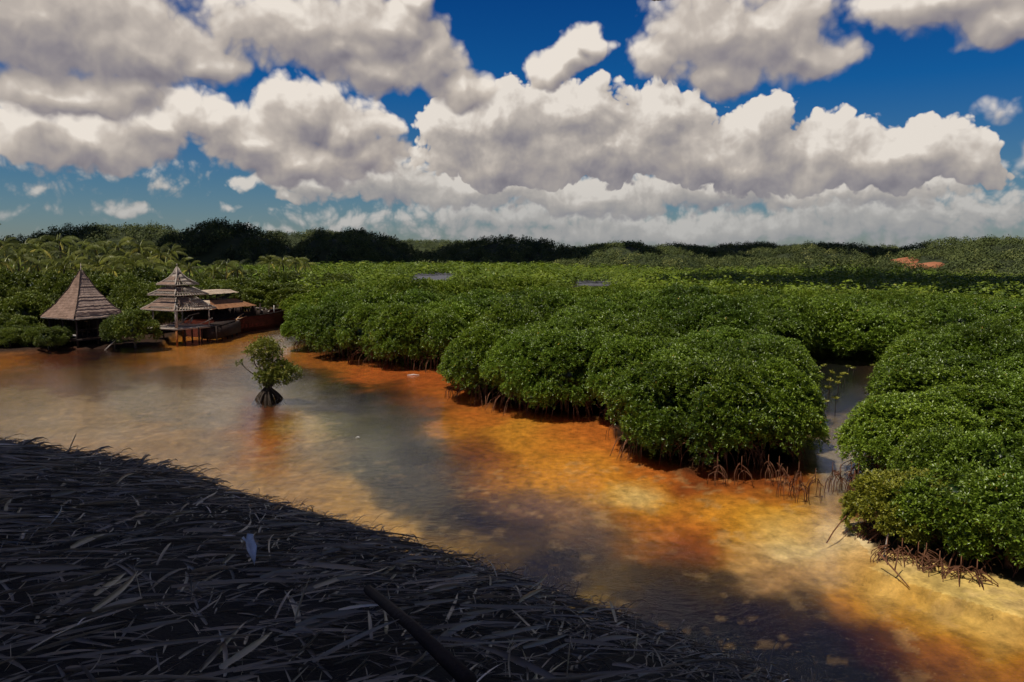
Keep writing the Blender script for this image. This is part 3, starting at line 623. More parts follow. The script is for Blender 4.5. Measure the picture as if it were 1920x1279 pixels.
for (nm, dst, prof, dep) in HILLS:
    pr = np.array(prof, float); xs = (pr[:, 0]-960)/F*dst
    zs = np.array([CAMH-math.tan(PITCH+math.atan((py-639.5)/F))*dst for py in pr[:, 1]])-((4.0 if nm in 'abdf' else 3.0) if dst < 1000 else 7)
    nx, ny = 120, 24; gx_ = np.linspace(xs[0], xs[-1], nx); gy_ = np.linspace(-1, 1, ny)
    GX, GY = np.meshgrid(gx_, gy_, indexing='ij')
    crest = np.interp(GX, xs, zs); fy = np.clip(1-np.abs(GY)**1.7, 0, 1)
    nz = fbm(GX*.03+50, GY*dep*.03+dst, int(dst), 4)-.5
    crest = np.maximum(crest, 0)
    ZZ = crest*fy+nz*crest*.9*(1-fy)*fy*4+(fbm(GX*.06+9, GY*dep*.06+3, int(dst)+1, 3)-.5)*6*np.clip(crest/14, 0, 1)-.5
    sc_ = 1+GY*dep/dst*0
    YY = dst+GY*dep+nz*10
    me = np_mesh('hill', np.stack([GX.ravel(), YY.ravel(), ZZ.ravel()], 1), np.array([(i*ny+j, (i+1)*ny+j, (i+1)*ny+j+1, i*ny+j+1) for i in range(nx-1) for j in range(ny-1)]))
    tag(link('hill', me, M['hillsoil'], smooth=True), kind='structure')
    # trees over the viewer-facing half and the crest
    sp_ = 4.9 if dst < 1000 else 8.; n = int((xs[-1]-xs[0])*dep*1.35/sp_**2)
    px_ = rng.uniform(0, nx-1.01, n); py_ = rng.uniform(0, ny*.62, n); i0 = px_.astype(int); j0 = py_.astype(int); fx = px_-i0; fy_ = py_-j0
    def bil_(A): return A[i0, j0]*(1-fx)*(1-fy_)+A[i0+1, j0]*fx*(1-fy_)+A[i0, j0+1]*(1-fx)*fy_+A[i0+1, j0+1]*fx*fy_
    tx, ty, tz = bil_(GX), bil_(YY), bil_(ZZ)
    keep = np.ones(n, bool)
    if nm == 'j':
        qx_, qy_ = project(tx, ty, tz+2); keep = ~(((np.abs(qx_-1722) < 58) & (np.abs(qy_-497) < 14)) & (rng.random(n) < .93))
        J = (GX.ravel(), YY.ravel(), ZZ.ravel())
    protos = CARDS3; R0 = sp_*(.74 if nm in 'abdfh' else .60); Vs = []; at_ = []; r = np.random.default_rng(int(dst)+5)
    for x, y, z in zip(tx[keep], ty[keep], tz[keep]):
        cr = protos[r.integers(6)][::1 if dst < 600 else 2]; s = R0*r.uniform(.6, 1.25); h = R0*r.uniform(.7, 1.35 if nm in 'abdfh' else 1.1); tall = r.random() < .03
        v = cr*np.array([s, s, h]); 
        if tall: v = v*.55+np.array([0, 0, h*.62])
        Vs.append((v+np.array([x, y, z+.5])).reshape(-1, 3)); at_.append(np.repeat(np.clip(r.normal(.5, .2)+r.normal(0, .1, len(cr)), 0, .97), 4))
    V_ = np.concatenate(Vs); n4 = len(V_)//4
    o_ = link('hill_forest', np_mesh('hill_forest', V_, np.arange(n4*4).reshape(-1, 4), attr=np.concatenate(at_)), M['hillleaf'])
    tag(o_, 'dense green forest covering one of the low rounded hills on the skyline', 'forest', 'forest on the skyline hills', 'stuff')
# bare earth scar on the right hill
M['scar'] = woodmat('bare_red_earth', (.22, .07, .03, 1), (.42, .18, .09, 1), .25)
b = MB(); 
for (sx_, sy_, w_, h_) in [(1680,502,20,9),(1712,493,22,10),(1752,499,28,8)]:
    jx, jy = project(J[0], J[1], J[2]); q_ = np.hypot(jx-sx_, jy-sy_)+(J[1] > 332)*1e3; ki = int(np.argmin(q_)); dj = J[1][ki]-5
    x, y, z = at_dist(sx_, sy_, dj); w2 = w_/F*dj; h2 = h_/F*dj
    n = 14; ring = [(x+w2*math.cos(2*PI*k/n)*random.uniform(.75, 1.1), y+3*math.sin(2*PI*k/n), z+h2*math.sin(2*PI*k/n)*random.uniform(.7, 1.1)) for k in range(n)]
    c0 = len(b.v); b.v += ring+[(x, y-1.5, z+.2)]
    b.t += [(c0+k, c0+(k+1) % n, c0+n) for k in range(n)]
    c1 = len(b.v); b.v += [(p[0], p[1]+14, p[2]-1) for p in ring]; b.q += [(c0+(k+1) % n, c0+k, c1+k, c1+(k+1) % n) for k in range(n)]
tag(b.build('earth_bank', M['scar']), kind='structure')
# ------------------------------------------------------------------ clouds that shade parts of the land (out of the frame, overhead)
m_, t, o = material('shade_cloud_white'); bb = principled(t, (.9, .9, .9, 1), 1., 0.); t.l.new(bb.outputs[0], o.inputs[0])
def shade_cloud(tx, ty, rx, ry, alt=260., rot=0.):
    c = np.array([tx, ty, 0])+sv/sv[2]*alt; r = random.Random(int(tx*7+ty)); vs = []; qs = []
    for k in range(9):
        a = 2*PI*k/8; q = 0 if k == 8 else .5
        lx, ly = q*math.cos(a)*rx, q*math.sin(a)*ry; cr, sr = math.cos(rot), math.sin(rot)
        ex, ey, ez = rx*.58, ry*.58, min(rx, ry)*.45; n0 = len(vs)
        for i in range(13):
            for j in range(24):
                e_ = -PI/2+PI*i/12; a_ = 2*PI*j/24; kk = r.uniform(.9, 1.1); px_, py_ = lx+ex*math.cos(e_)*math.cos(a_)*kk, ly+ey*math.cos(e_)*math.sin(a_)*kk
                vs.append((c[0]+px_*cr-py_*sr, c[1]+px_*sr+py_*cr, c[2]+ez*math.sin(e_)*kk))
        qs += [(n0+i*24+j, n0+i*24+(j+1) % 24, n0+(i+1)*24+(j+1) % 24, n0+(i+1)*24+j) for i in range(12) for j in range(24)]
    tag(link('shade_cloud', np_mesh('shade_cloud', vs, qs), m_, smooth=True), kind='structure')
def hx(px, d): return (px-960)/F*d
shade_cloud(-.8, 3.2, 10.5, 10.5, 200, -.5)  # unseen cloud added only to shade the near thatch and water
shade_cloud(hx(435, 355), 355, 34, 45); shade_cloud(hx(680, 415), 405, 36, 50); shade_cloud(hx(975, 420), 420, 48, 48); shade_cloud(hx(835, 430), 430, 25, 40); shade_cloud(hx(1400, 1480), 1480, 130, 150, 500); shade_cloud(hx(150, 400), 385, 26, 26)
shade_cloud(hx(1745, 160), 162, 52, 36, 200, .0)
shade_cloud(hx(1345, 400), 400, 13, 60, 240); shade_cloud(hx(1590, 420), 400, 16, 50, 240); shade_cloud(hx(1200, 420), 420, 10, 40, 240)  # small unseen clouds added for dark stretches on the right hills
# ------------------------------------------------------------------ coconut palms
def palm_mesh(seed, nf=20, L=3.0):
    r = np.random.default_rng(seed); V_, Q_, A_ = [], [], []; n0 = 0
    for k in range(nf):
        az_ = 2.39996*k+r.normal(0, .15); e0 = 1.35-1.65*(k/nf)+r.normal(0, .22); Lf = L*r.uniform(.85, 1.15); pts = []; p = np.zeros(3); e_ = e0; ns = 12
        dirh = np.array([math.cos(az_), math.sin(az_), 0])
        for i in range(ns+1):
            pts.append(p.copy()); d = dirh*math.cos(e_)+np.array([0, 0, math.sin(e_)]); p = p+d*Lf/ns; e_ -= .13+.05*r.random()
        pts = np.array(pts); side = np.array([-dirh[1], dirh[0], 0]); tone = np.clip(r.normal(.5, .28), 0, .9)
        if k > nf-3: tone = .97
        for i in range(1, ns):
            for h in (0, .5):
                b0 = pts[i]*(1-h)+pts[i+1]*h; dd_ = unit(pts[i+1]-pts[i]); f = (i+h)/ns; ll = .42*math.sin(PI*min(1, f*.85+.12))+.08
                for s in (-1, 1):
                    a = unit(side*s*.34+dd_*.45+np.array([0, 0, -.7+r.normal(0, .15)])); w_ = dd_*.035
                    m1 = b0+a*ll*.5; m2 = b0+a*ll+np.array([0, 0, -.28*ll]); V_ += [b0-w_, b0+w_, m1+w_*1.3, m1-w_*1.3, m2+w_*.3, m2-w_*.3]
                    Q_ += [(n0, n0+1, n0+2, n0+3), (n0+3, n0+2, n0+4, n0+5)]; n0 += 6; A_ += [tone]*6
        for i in range(ns):
            w_ = side*.03; V_ += [pts[i]-w_, pts[i]+w_, pts[i+1]+w_, pts[i+1]-w_]; Q_.append((n0, n0+1, n0+2, n0+3)); n0 += 4; A_ += [.8]*4
    return np_mesh('palm_fronds', np.array(V_), Q_, attr=np.array(A_))
PALMS = [palm_mesh(i, 12+i) for i in range(4)]
def trunk_mesh(h, seed):
    r = random.Random(seed); b_ = MB(); lx, ly = r.uniform(-.8, .8), r.uniform(-.5, .5)
    b_.tube([(-lx, -ly, -h), (-lx*.8, -ly*.8, -h*.6), (-lx*.3, -ly*.3, -h*.25), (0, 0, 0)], [.19, .14, .12, .10], 7, False); return np_mesh('palm_trunk', b_.v, b_.q, b_.t)
TR = [trunk_mesh(11, i) for i in range(3)]
palms = [(-30,452,95),(8,462,98),(45,470,104),(72,466,100),(-5,490,88),(35,492,90),(92,470,108),(112,458,104),(70,500,94),(130,482,98),(155,478,104),(178,463,110),(200,474,106),(140,505,90),
 (222,466,112),(240,478,106),(185,498,96),(262,472,112),(283,476,112),(212,506,94),(300,484,108),(322,478,114),(252,505,98),(285,505,100),(338,492,114),(120,508,88),(60,485,98),(98,498,92),(165,492,100),(232,492,102),(310,500,104),(268,492,106),
 (-70,470,95),(-110,480,90),(355,500,112),(425,499,118),(445,505,120),(505,494,150),(530,498,150),(555,494,160),(572,497,165),(400,508,118)]
for i, (px, py, d) in enumerate(palms):
    py += random.uniform(-7, 6); x, y, z = at_dist(px, py, d); e = empty('palm_tree', (x, y, z), random.uniform(0, 6.28), random.uniform(.8, 1.15))
    lab = 'coconut palm with arching yellow green fronds in the palm grove behind the pointed huts' if i < 34 else 'small coconut palm rising from the bushes behind the boat'
    tag(e, lab, 'palm tree', 'palms in the grove behind the huts' if i < 34 else 'palms behind the boat')
    link('crown', PALMS[i % 4], M['palm'], e); link('trunk', TR[i % 3], M['bark'], e)
# ------------------------------------------------------------------ trees on the left bank
BT = [(crown_mesh('bank_tree_crown', 80+i, 3.0, 5.4, 60, 3600, 6, .22, z0=.8, lobe=.33, ragged=.06), None) for i in range(4)]
tb = MB(); tb.tube([(0, 0, -.3), (.1, 0, 1.5), (0, .1, 3)], [.2, .15, .08], 7, False)
for k in range(7):
    a = k*.9; tb.tube([(.1, 0, 1.2), (.9*math.cos(a), .9*math.sin(a), 2.2), (1.8*math.cos(a), 1.8*math.sin(a), 3.2)], [.08, .05, .02], 5, False)
tbm = np_mesh('bank_tree_trunk', tb.v, tb.q, tb.t)
def banktree(px, py_top, d, R, label, grp_=None, mat='broad', py_base=None):
    x, y, z = at_dist(px, py_top, d); e = empty('bank_tree', (x, y, .1), random.uniform(0, 6)); e.scale = (R/3., R/3., max(.35, (z-.1)/5.4)); tag(e, label, 'tree', grp_)
    link('crown', random.choice(BT)[0], M[mat], e); link('trunk', tbm, M['bark'], e)
G1 = 'broadleaf trees crowded on the left bank'; L1 = 'dark broadleaf tree crowded on the left bank among the palms and huts'
for px in range(-120, 340, 34):
    banktree(px+random.uniform(-8, 8), 512+random.uniform(-12, 8)+(10 if px > 200 else 0), 84+random.uniform(-2, 4), random.uniform(2.6, 3.4), L1, G1)
for px in range(-100, 560, 42):
    banktree(px+random.uniform(-10, 10), 505+random.uniform(-8, 8) if px < 340 else 522+random.uniform(-6, 6), 98+random.uniform(-2, 3) if px < 340 else 108, random.uniform(3, 4), L1, G1)
for px in range(360, 640, 34):
    banktree(px, 512+random.uniform(-8, 8), 130+random.uniform(-2, 8), 3.8, 'green broadleaf tree on the bank beyond the boat and the channel bend', 'trees on the bank beyond the boat')
for px, top, d, R in [(5,530,74,2.8),(45,545,73,2.4),(-45,520,74,3),(-95,525,74,3),(92,548,77,2.2),(235,548,80,2.3),(262,558,79,2.1),(40,590,70,1.7),(0,585,70,2.0),(-40,585,70,2.)]:
    banktree(px, top, d, R, L1, G1)
banktree(250, 578, 68.5, 1.85, 'round bright green bush at the water edge between the two pointed huts', mat='mangrove')
banktree(212, 590, 68, 1.1, 'small green bush against the right corner of the brown hut', mat='mangrove')
banktree(240, 527, 81, 2.0, 'dense green tree just behind the gap between the two pointed huts', mat='mangrove')
for px in range(-60, 130, 26): banktree(px+random.uniform(-6, 6), 622+random.uniform(-12, 12), 66.5+random.uniform(0, 2), random.uniform(1.1, 1.5)*(.8 if px > 60 else 1), L1, G1)
banktree(90, 641, 66.0, .9, 'low spreading green shrub at the water edge before the brown hut')
banktree(468, 540, 104, 2.6, 'green tree standing right behind the derelict boat', mat='mangrove'); banktree(415, 530, 98, 2.8, 'leafy green tree rising behind the boat roof', mat='broad')
# ------------------------------------------------------------------ pointed hut with the brown roof
hx_, hy_ = -37.75, 70.0; H1e = empty('pointed_hut', (hx_, hy_, 0)); tag(H1e, 'hut on the bank with a tall curved brown shingled roof rising to a point', 'hut')
n_ = np.array([.95, -3.25]); n_ /= np.linalg.norm(n_); e_ = np.array([-n_[1], n_[0]])  # toward viewer, toward right
cor = [n_, e_, -n_, -e_]  # near, right, back, left corners (unit)
prof = [(3.42, 2.62), (3.0, 2.98), (2.55, 3.36), (2.15, 3.74), (1.5, 4.50), (1.0, 5.12), (.6, 5.83), (.33, 6.2), (.12, 6.6)]
def roofface(b_, c0, c1, pf, nu=18, jitz=.028, stepped=False, sub=3):
    r = random.Random(int(c0[0]*100)); pp = []
    for i in range(len(pf)-1):
        for k in range(sub):
            f = k/sub; pp.append((pf[i][0]*(1-f)+pf[i+1][0]*f, pf[i][1]*(1-f)+pf[i+1][1]*f))
    pp.append(pf[-1]); rows = []
    for i, (q, z) in enumerate(pp):
        row = []
        for j in range(nu+1):
            f = j/nu; c = c0*(1-f)+c1*f; sag = .10*q/3.4*math.sin(PI*f) if i < 3 else 0
            row.append((c[0]*q, c[1]*q, z+sag*0+r.uniform(-jitz, jitz)-(.05*r.random() if i == 0 else 0)))
        rows.append(row)
    for i in range(len(pp)-1):
        lift = .035 if (not stepped or r.random() > .3) else .12
        for j in range(nu):
            a, b2, c2, d2 = rows[i][j], rows[i][j+1], rows[i+1][j+1], rows[i+1][j]
            up = lambda p, l: (p[0], p[1], p[2]+l)
            b_.quad(up(a, lift), up(b2, lift), c2, d2); b_.quad(a, b2, up(b2, lift), up(a, lift))
for (i, j, mat_, st) in ((3, 0, 'shingle', False), (0, 1, 'shingle_light', True), (1, 2, 'shingle', False), (2, 3, 'shingle', False)):
    b = MB(); roofface(b, cor[i], cor[j], prof, stepped=st); o_ = b.build('roof_slope', M[mat_], H1e)
    if st: o_['label'] = 'lighter slope with broken shingle courses'
for c in cor:
    b = MB(); b.tube([(c[0]*q, c[1]*q, z+.04) for q, z in prof], .05, 5); b.build('hip_cap', M['darkwood'], H1e)
b = MB(); b.tube([(0, 0, 6.5), (0, 0, 6.75), (0, 0, 7.25)], [.10, .05, .015], 6); b.tube([(.15, -.1, 6.35), (.2, -.15, 6.6)], [.06, .02], 5); b.build('finial', M['palewood'], H1e)
b = MB()
for k in range(4):
    a, c = cor[k]*3.36, cor[(k+1) % 4]*3.36; b.beam((a[0], a[1], 2.56), (c[0], c[1], 2.56), .06, .12)
b.build('fascia', M['palewood'], H1e)
for c in [cor[k]*2.7 for k in range(4)]+[(cor[k]+cor[(k+1) % 4])*1.35 for k in range(4)]:
    b = MB(); b.tube([(c[0], c[1], -.4), (c[0], c[1], 2.9)], .09, 7); b.build('post', M['darkwood'], H1e)
b = MB()
for k in range(4):
    a, c = cor[k]*2.8, cor[(k+1) % 4]*2.8; b.beam((a[0], a[1], .75), (c[0], c[1], .75), .12, .16)
for k in range(24):
    f = -2.0+4.0*k/23; d_ = cor[0]*.7071+cor[1]*.7071; s_ = cor[1]*.7071-cor[0]*.7071
    p = s_*f; b.beam((p[0]-d_[0]*1.95, p[1]-d_[1]*1.95, .86), (p[0]+d_[0]*1.95, p[1]+d_[1]*1.95, .86), .15, .04)
b.build('deck', M['darkwood'], H1e, jit=.006)
b = MB()
for (i, j) in ((1, 2), (2, 3)):
    a, c = cor[i]*2.6, cor[j]*2.6
    for k in range(26):
        f = (k+.5)/26; p = a*(1-f)+c*f; b.beam((p[0], p[1], .88), (p[0], p[1], 2.75+random.uniform(-.1, .05)), .13, .03)
b.build('plank_wall', M['darkwood'], H1e, jit=.004)
for f0, f1, lab in ((.05, .48, 'yellowed rail board'), (.49, .98, 'white rail board')):
    a, c = cor[3]*2.75, cor[0]*2.75; p, q = a*(1-f0)+c*f0, a*(1-f1)+c*f1
    b = MB(); b.beam((p[0], p[1], 1.22-.1*f0), (q[0], q[1], 1.22-.1*f1), .05, .16); o_ = b.build('rail', M['palewood'] if f0 < .1 else M['white'], H1e); o_['label'] = lab
b = MB()
for k in range(9):
    f = k/8; a, c = cor[0]*2.75, cor[1]*2.75; p = a*(1-f)+c*f; b.beam((p[0], p[1], .9), (p[0], p[1], 1.6), .04)
b.beam((cor[0][0]*2.75, cor[0][1]*2.75, 1.6), (cor[1][0]*2.75, cor[1][1]*2.75, 1.6), .06); b.build('railing', M['darkwood'], H1e)
# ------------------------------------------------------------------ tiered pavilion
P2 = empty('tiered_pavilion', (-31.0, 74.0, 0)); tag(P2, 'ruined three tiered pavilion on posts with bare rafters showing on its right side', 'pavilion')
n2 = np.array([.28, -1.]); n2 /= np.linalg.norm(n2); e2 = np.array([-n2[1], n2[0]]); cr2 = [n2, e2, -n2, -e2]
tiers = [([(3.3, 2.95), (2.5, 3.35), (1.5, 4.02)], 15), ([(2.65, 4.28), (1.9, 4.62), (1.25, 4.95)], 12), ([(1.85, 5.22), (1.1, 5.58), (.45, 6.05), (.08, 6.75)], 10)]
def lerp(pf, f):
    x = f*(len(pf)-1); i = min(int(x), len(pf)-2); g_ = x-i; return pf[i][0]*(1-g_)+pf[i+1][0]*g_, pf[i][1]*(1-g_)+pf[i+1][1]*g_
for ti, (pf, nr) in enumerate(tiers):
    T_ = empty('roof_tier', (0, 0, 0)); T_.parent = P2
    for (i, j) in ((3, 0), (0, 1), (1, 2), (2, 3)):
        c0, c1 = cr2[i], cr2[j]; b = MB()
        for k in range(nr+1):
            f = k/nr; d0 = c0*(1-f)+c1*f
            if (i, j) == (0, 1) and random.random() < .12: continue
            lim = .98
            pts = []
            for s_ in range(5):
                q, z = lerp(pf, s_/4*lim); # rafters run parallel up the slope, meeting the hips
                d_ = c0*(1-(.5+(f-.5)*1))+c1*(.5+(f-.5)*1); pts.append((d_[0]*q, d_[1]*q, z-.03))
            for s_ in range(4): b.beam(pts[s_], pts[s_+1], .055, .07)
        for s_ in (0., .33, .66, 1.):
            q, z = lerp(pf, s_); a, c = c0*q, c1*q; b.beam((a[0], a[1], z+.03), (c[0], c[1], z+.03), .05, .05)
        b.build('rafters', M['palewood'], T_, jit=.008)
        b = MB()
        if (i, j) == (3, 0): bands = [(0, .16, 0, 1), (.36, .95, 0, 1), (.16, .36, 0, .16), (.16, .36, .93, 1)] if ti == 0 else ([(0, .12, .3, 1), (.5, .95, 0, 1)] if ti == 1 else [(0, .2, 0, 1), (.34, .6, 0, .8)])
        elif (i, j) == (0, 1): bands = [(.6, .95, .1, .55)] if ti == 0 else ([(.55, .9, 0, .3)] if ti == 1 else [(.3, .5, 0, .2)])
        else: bands = [(0, .3, 0, .8), (.55, .9, .2, 1)]
        for (v0, v1, u0, u1) in bands:
            nv = max(1, int((v1-v0)*8)); nu = 10
            for a_ in range(nv):
                for c_ in range(nu):
                    va, vb = v0+(v1-v0)*a_/nv, v0+(v1-v0)*(a_+1)/nv; ua, ub = u0+(u1-u0)*c_/nu, u0+(u1-u0)*(c_+1)/nu
                    P4 = []
                    for (vv_, uu_, l_) in ((va, ua, .09), (va, ub, .09), (vb, ub, .065), (vb, ua, .065)):
                        q, z = lerp(pf, vv_); d_ = c0*(1-uu_)+c1*uu_; P4.append((d_[0]*q, d_[1]*q, z+l_+random.uniform(-.01, .01)))
                    b.quad(*P4); b.quad(*[(p[0], p[1], p[2]-.03) for p in P4[::-1]]); b.quad(P4[1], P4[0], (P4[0][0], P4[0][1], P4[0][2]-.03), (P4[1][0], P4[1][1], P4[1][2]-.03))
        b.build('shingles', M['shingle'], T_)
    for c in cr2:
        b = MB(); pts = [(c[0]*lerp(pf, s_/4)[0], c[1]*lerp(pf, s_/4)[0], lerp(pf, s_/4)[1]+.06) for s_ in range(5)]; b.tube(pts, .06, 5); b.build('hip_beam', M['palewood'], T_)
b = MB()
for (q, z0_, z1_) in ((1.25, 3.9, 4.5), (.95, 4.8, 5.4)):
    for k in range(4):
        a, c = cr2[k]*q, cr2[(k+1) % 4]*q; b.beam((a[0], a[1], z0_), (a[0], a[1], z1_), .1); b.beam((a[0], a[1], z0_+.2), (c[0], c[1], z0_+.2), .06, .25)
b.build('tier_frame', M['darkwood'], P2)
b = MB(); b.tube([(0, 0, 2.9), (0, 0, 6.6), (0, 0, 7.1)], [.06, .06, .025], 6); b.tube([(0, 0, 7.05), (0, 0, 7.15)], [.08, .05], 8); b.build('centre_pole', M['palewood'], P2)
for k, (c, q, mat_) in enumerate([(cr2[0], 2.25, 'white'), (cr2[1], 2.6, 'palewood'), (cr2[2], 2.25, 'palewood'), (cr2[3], 2.25, 'palewood')]):
    b = MB(); p = c*q; top = 3.45; b.tube([(p[0], p[1], 1.4), (p[0]+.02, p[1], top)], .13 if k == 0 else .07, 8); b.build('post', M[mat_], P2)
    b = MB(); b.tube([(p[0], p[1], -.4), (p[0], p[1], 1.4)], .10, 8); b.build('stilt', M['rustpost'], P2)
b = MB(); dl, dr, dn_, db = cr2[3]*2.9, cr2[1]*2.9, cr2[0]*2.35, cr2[2]*2.9
s_ = cr2[1]-cr2[3]; s_ = s_/np.linalg.norm(s_)
for k in range(30):
    f = (k+.5)/30; a = dl*(1-f)+dn_*f; c = db*(1-f)+dr*f; b.beam((a[0], a[1], 1.36), (c[0], c[1], 1.36), .14, .05)
for (a, c) in ((dl, dn_), (dn_, dr), (dr, db), (db, dl)): b.beam((a[0], a[1], 1.26), (c[0], c[1], 1.26), .12, .18)
b.build('deck', M['palewood'], P2, jit=.008)
b = MB()
for (a, c, z_) in ((dn_, dr, 1.75), (dl, dn_, 1.7)):
    pts = [(a[0]*(1-f)+c[0]*f, a[1]*(1-f)+c[1]*f, z_-.25*math.sin(PI*f*.8)+.45*f**3) for f in np.linspace(0, 1, 7)]; b.tube(pts, .045, 6)
b.tube([(-.2, .4, 1.4), (.6, .8, 2.3), (1.4, 1.2, 2.5)], .05, 5); b.tube([(.2, .9, 1.45), (1.2, .1, 2.2)], .045, 5); b.tube([(.5, .8, 1.4), (.9, .9, 2.0)], .06, 5)
b.build('fallen_rails', M['palewood'], P2)
for (fx_, fy2) in ((1.0, -1.35), (2.0, -.6), (-1.1, -1.0), (-2.1, -.1), (.6, 1.3)):
    b = MB(); b.tube([(fx_, fy2, -.4), (fx_, fy2, 1.3)], .07, 6); b.build('stilt', M['darkwood'], P2)
# boardwalk joining pavilion and boat
b = MB(); A0 = np.array([-28.3, 74.3]); A1 = np.array([-28.9, 81.5]); 
for k in range(34):
    f = (k+.5)/34; p = A0*(1-f)+A1*f; b.beam((p[0]-.9, p[1], 1.30), (p[0]+.7, p[1]+.1, 1.30), .17, .05)
BW = empty('boardwalk', (0, 0, 0)); tag(BW, 'dark plank boardwalk on stilts between the tiered pavilion and the boat', 'boardwalk')
b.build('planks', M['darkwood'], BW, jit=.01)
for k in range(5):
    f = k/4; p = A0*(1-f)+A1*f
    for s in (-.8, .6):
        b = MB(); b.tube([(p[0]+s, p[1], -.4), (p[0]+s, p[1], 1.35)], .07, 6); b.build('stilt', M['darkwood'], BW)
b = MB(); b.box(-29.1, -27.7, 74.5, 81, .1, 1.2); b.build('skirt_boards', M['darkwood'], BW)
# ------------------------------------------------------------------ derelict boat
BO = empty('derelict_boat', (-31.2, 81.2, 0)); tag(BO, 'derelict dark red wooden boat with a cane roofed cabin moored beside the pavilion', 'boat')
ux = np.array([.37, .93]); ux /= np.linalg.norm(ux); rx_ = np.array([ux[1], -ux[0]])  # forward, starboard (towards viewer's right)
def bl(s, w_, z): p = ux*s+rx_*w_; return (p[0], p[1], z)
secs = []; NS = 22; Lb = 12.6
for i in range(NS+1):
    s = -1.2+(Lb+1.2)*i/NS; f = max(0, (s-7.0)/(Lb-7.0)); hw = 1.95*(1-f**2.0)+.03; zt = 1.52+.20*max(0, (s-5)/8)**1.5*1.0; row = []
    for (wf, z) in ((1., zt), (1.0, zt*.75), (.97, zt*.5), (.9, zt*.2), (.78, -.1), (.5, -.35)):
        rk = (z/zt)*1.0*f**3*.55
        row.append((s+rk, hw*wf, z))
    secs.append(row)
b = MB()
for i in range(NS):
    for sg in (1, -1):
        for j in range(5):
            a, b2, c2, d2 = secs[i][j], secs[i+1][j], secs[i+1][j+1], secs[i][j+1]
            P4 = [bl(p[0], p[1]*sg, p[2]) for p in (a, b2, c2, d2)]
            b.quad(*(P4 if sg < 0 else P4[::-1]))
for j in range(5):
    a, c = secs[0][j], secs[0][j+1]; b.quad(bl(a[0], a[1], a[2]), bl(a[0], -a[1], a[2]), bl(c[0], -c[1], c[2]), bl(c[0], c[1], c[2]))
b.build('hull', M['hull'], BO, jit=.006)
b = MB()
for i in range(NS):
    a, c = secs[i][0], secs[i+1][0]
    for sg in (1, -1): b.beam(bl(a[0], a[1]*sg, a[2]), bl(c[0], c[1]*sg, c[2]), .10, .09)
b.build('gunwale', M['darkwood'], BO)
b = MB()
for i in range(NS):
    a, c = secs[i][0], secs[i+1][0]; b.quad(bl(a[0], a[1]*.97, a[2]-.35), bl(c[0], c[1]*.97, c[2]-.35), bl(c[0], -c[1]*.97, c[2]-.35), bl(a[0], -a[1]*.97, a[2]-.35))
b.build('deck', M['darkwood'], BO)
b = MB(); s0 = secs[-1]; b.tube([bl(p[0]+.04, 0, p[2]) for p in s0[:5]], .07, 6); b.build('stem_post', M['palewood'], BO)
CB = empty('cabin', (0, 0, 0)); CB.parent = BO
b = MB()
for (s, w_) in [(s, w_) for s in (-.8, .6, 2., 3.4, 4.8, 6.2) for w_ in (-1.7, 1.7)]: b.tube([bl(s, w_, 1.1), bl(s, w_, 2.75)], .07, 6)
b.build('cabin_posts', M['darkwood'], CB)
b = MB()
for k in range(44):
    s = -1.+8.2*k/43; hgt = 1.5+1.0*random.choice((.45, .55, .9, 1.0, .5)); b.beam(bl(s, 1.78, 1.15), bl(s, 1.78, hgt), .17, .03, up=(ux[0], ux[1], 0))
for k in range(20): b.beam(bl(-1.05, -1.7+3.4*k/19, 1.15), bl(-1.05, -1.7+3.4*k/19, 2.6), .17, .03)
for k in range(40): b.beam(bl(-1.+8.2*k/39, -1.75, 1.15), bl(-1.+8.2*k/39, -1.75, 2.3), .2, .03, up=(ux[0], ux[1], 0))
b.build('cabin_walls', M['darkwood'], CB)
def hip(b_, s0_, s1_, w0, zlo, t0, t1, w1, zhi, faces, nseg=8):
    lo = [(s0_, w0), (s1_, w0), (s1_, -w0), (s0_, -w0)]; hi = [(t0, w1), (t1, w1), (t1, -w1), (t0, -w1)]
    for k in faces:
        a, c, d, e = lo[k], lo[(k+1) % 4], hi[(k+1) % 4], hi[k]
        for q in range(nseg):
            for h in range(3):
                f0, f1, g0, g1 = q/nseg, (q+1)/nseg, h/3, (h+1)/3
                def P_(f, g_): 
                    s_l, w_l = a[0]*(1-f)+c[0]*f, a[1]*(1-f)+c[1]*f; s_h, w_h = e[0]*(1-f)+d[0]*f, e[1]*(1-f)+d[1]*f
                    return bl(s_l*(1-g_)+s_h*g_, w_l*(1-g_)+w_h*g_, zlo*(1-g_)+zhi*g_-.05*math.sin(PI*g_)+random.uniform(-.012, .012)-(.06*random.random() if g_ == 0 else 0))
                b_.quad(P_(f0, g0), P_(f1, g0), P_(f1, g1), P_(f0, g1))
b = MB(); hip(b, -1.7, 5.0, 2.25, 2.62, -.9, 3.0, 1.25, 3.42, (3,)); o_ = b.build('stern_roof', M['paleroof'], CB); o_['label'] = 'end slope coloured pale as sunlit'  # sunlight on the end slope is put into its paler colour
b = MB(); hip(b, -1.7, 5.0, 2.25, 2.62, -.9, 3.0, 1.25, 3.42, (0, 1, 2)); o_ = b.build('side_roof', M['brownroof'], CB)
b = MB(); b.quad(bl(-.9, 1.25, 3.4), bl(3.0, 1.25, 3.4), bl(3.0, -1.25, 3.4), bl(-.9, -1.25, 3.4)); b.build('upper_floor', M['darkwood'], CB)
UP = empty('upper_shelter', (0, 0, 0)); UP.parent = BO
b = MB()
for s in (-.7, .2, 1.1, 2.0, 2.8):
    for w_ in (-1.15, 1.15): b.tube([bl(s, w_, 3.4), bl(s, w_, 4.15)], .05, 5)
for w_ in (-.6, 0, .6): b.tube([bl(-.7, w_, 3.4), bl(-.7, w_, 4.15)], .045, 5)
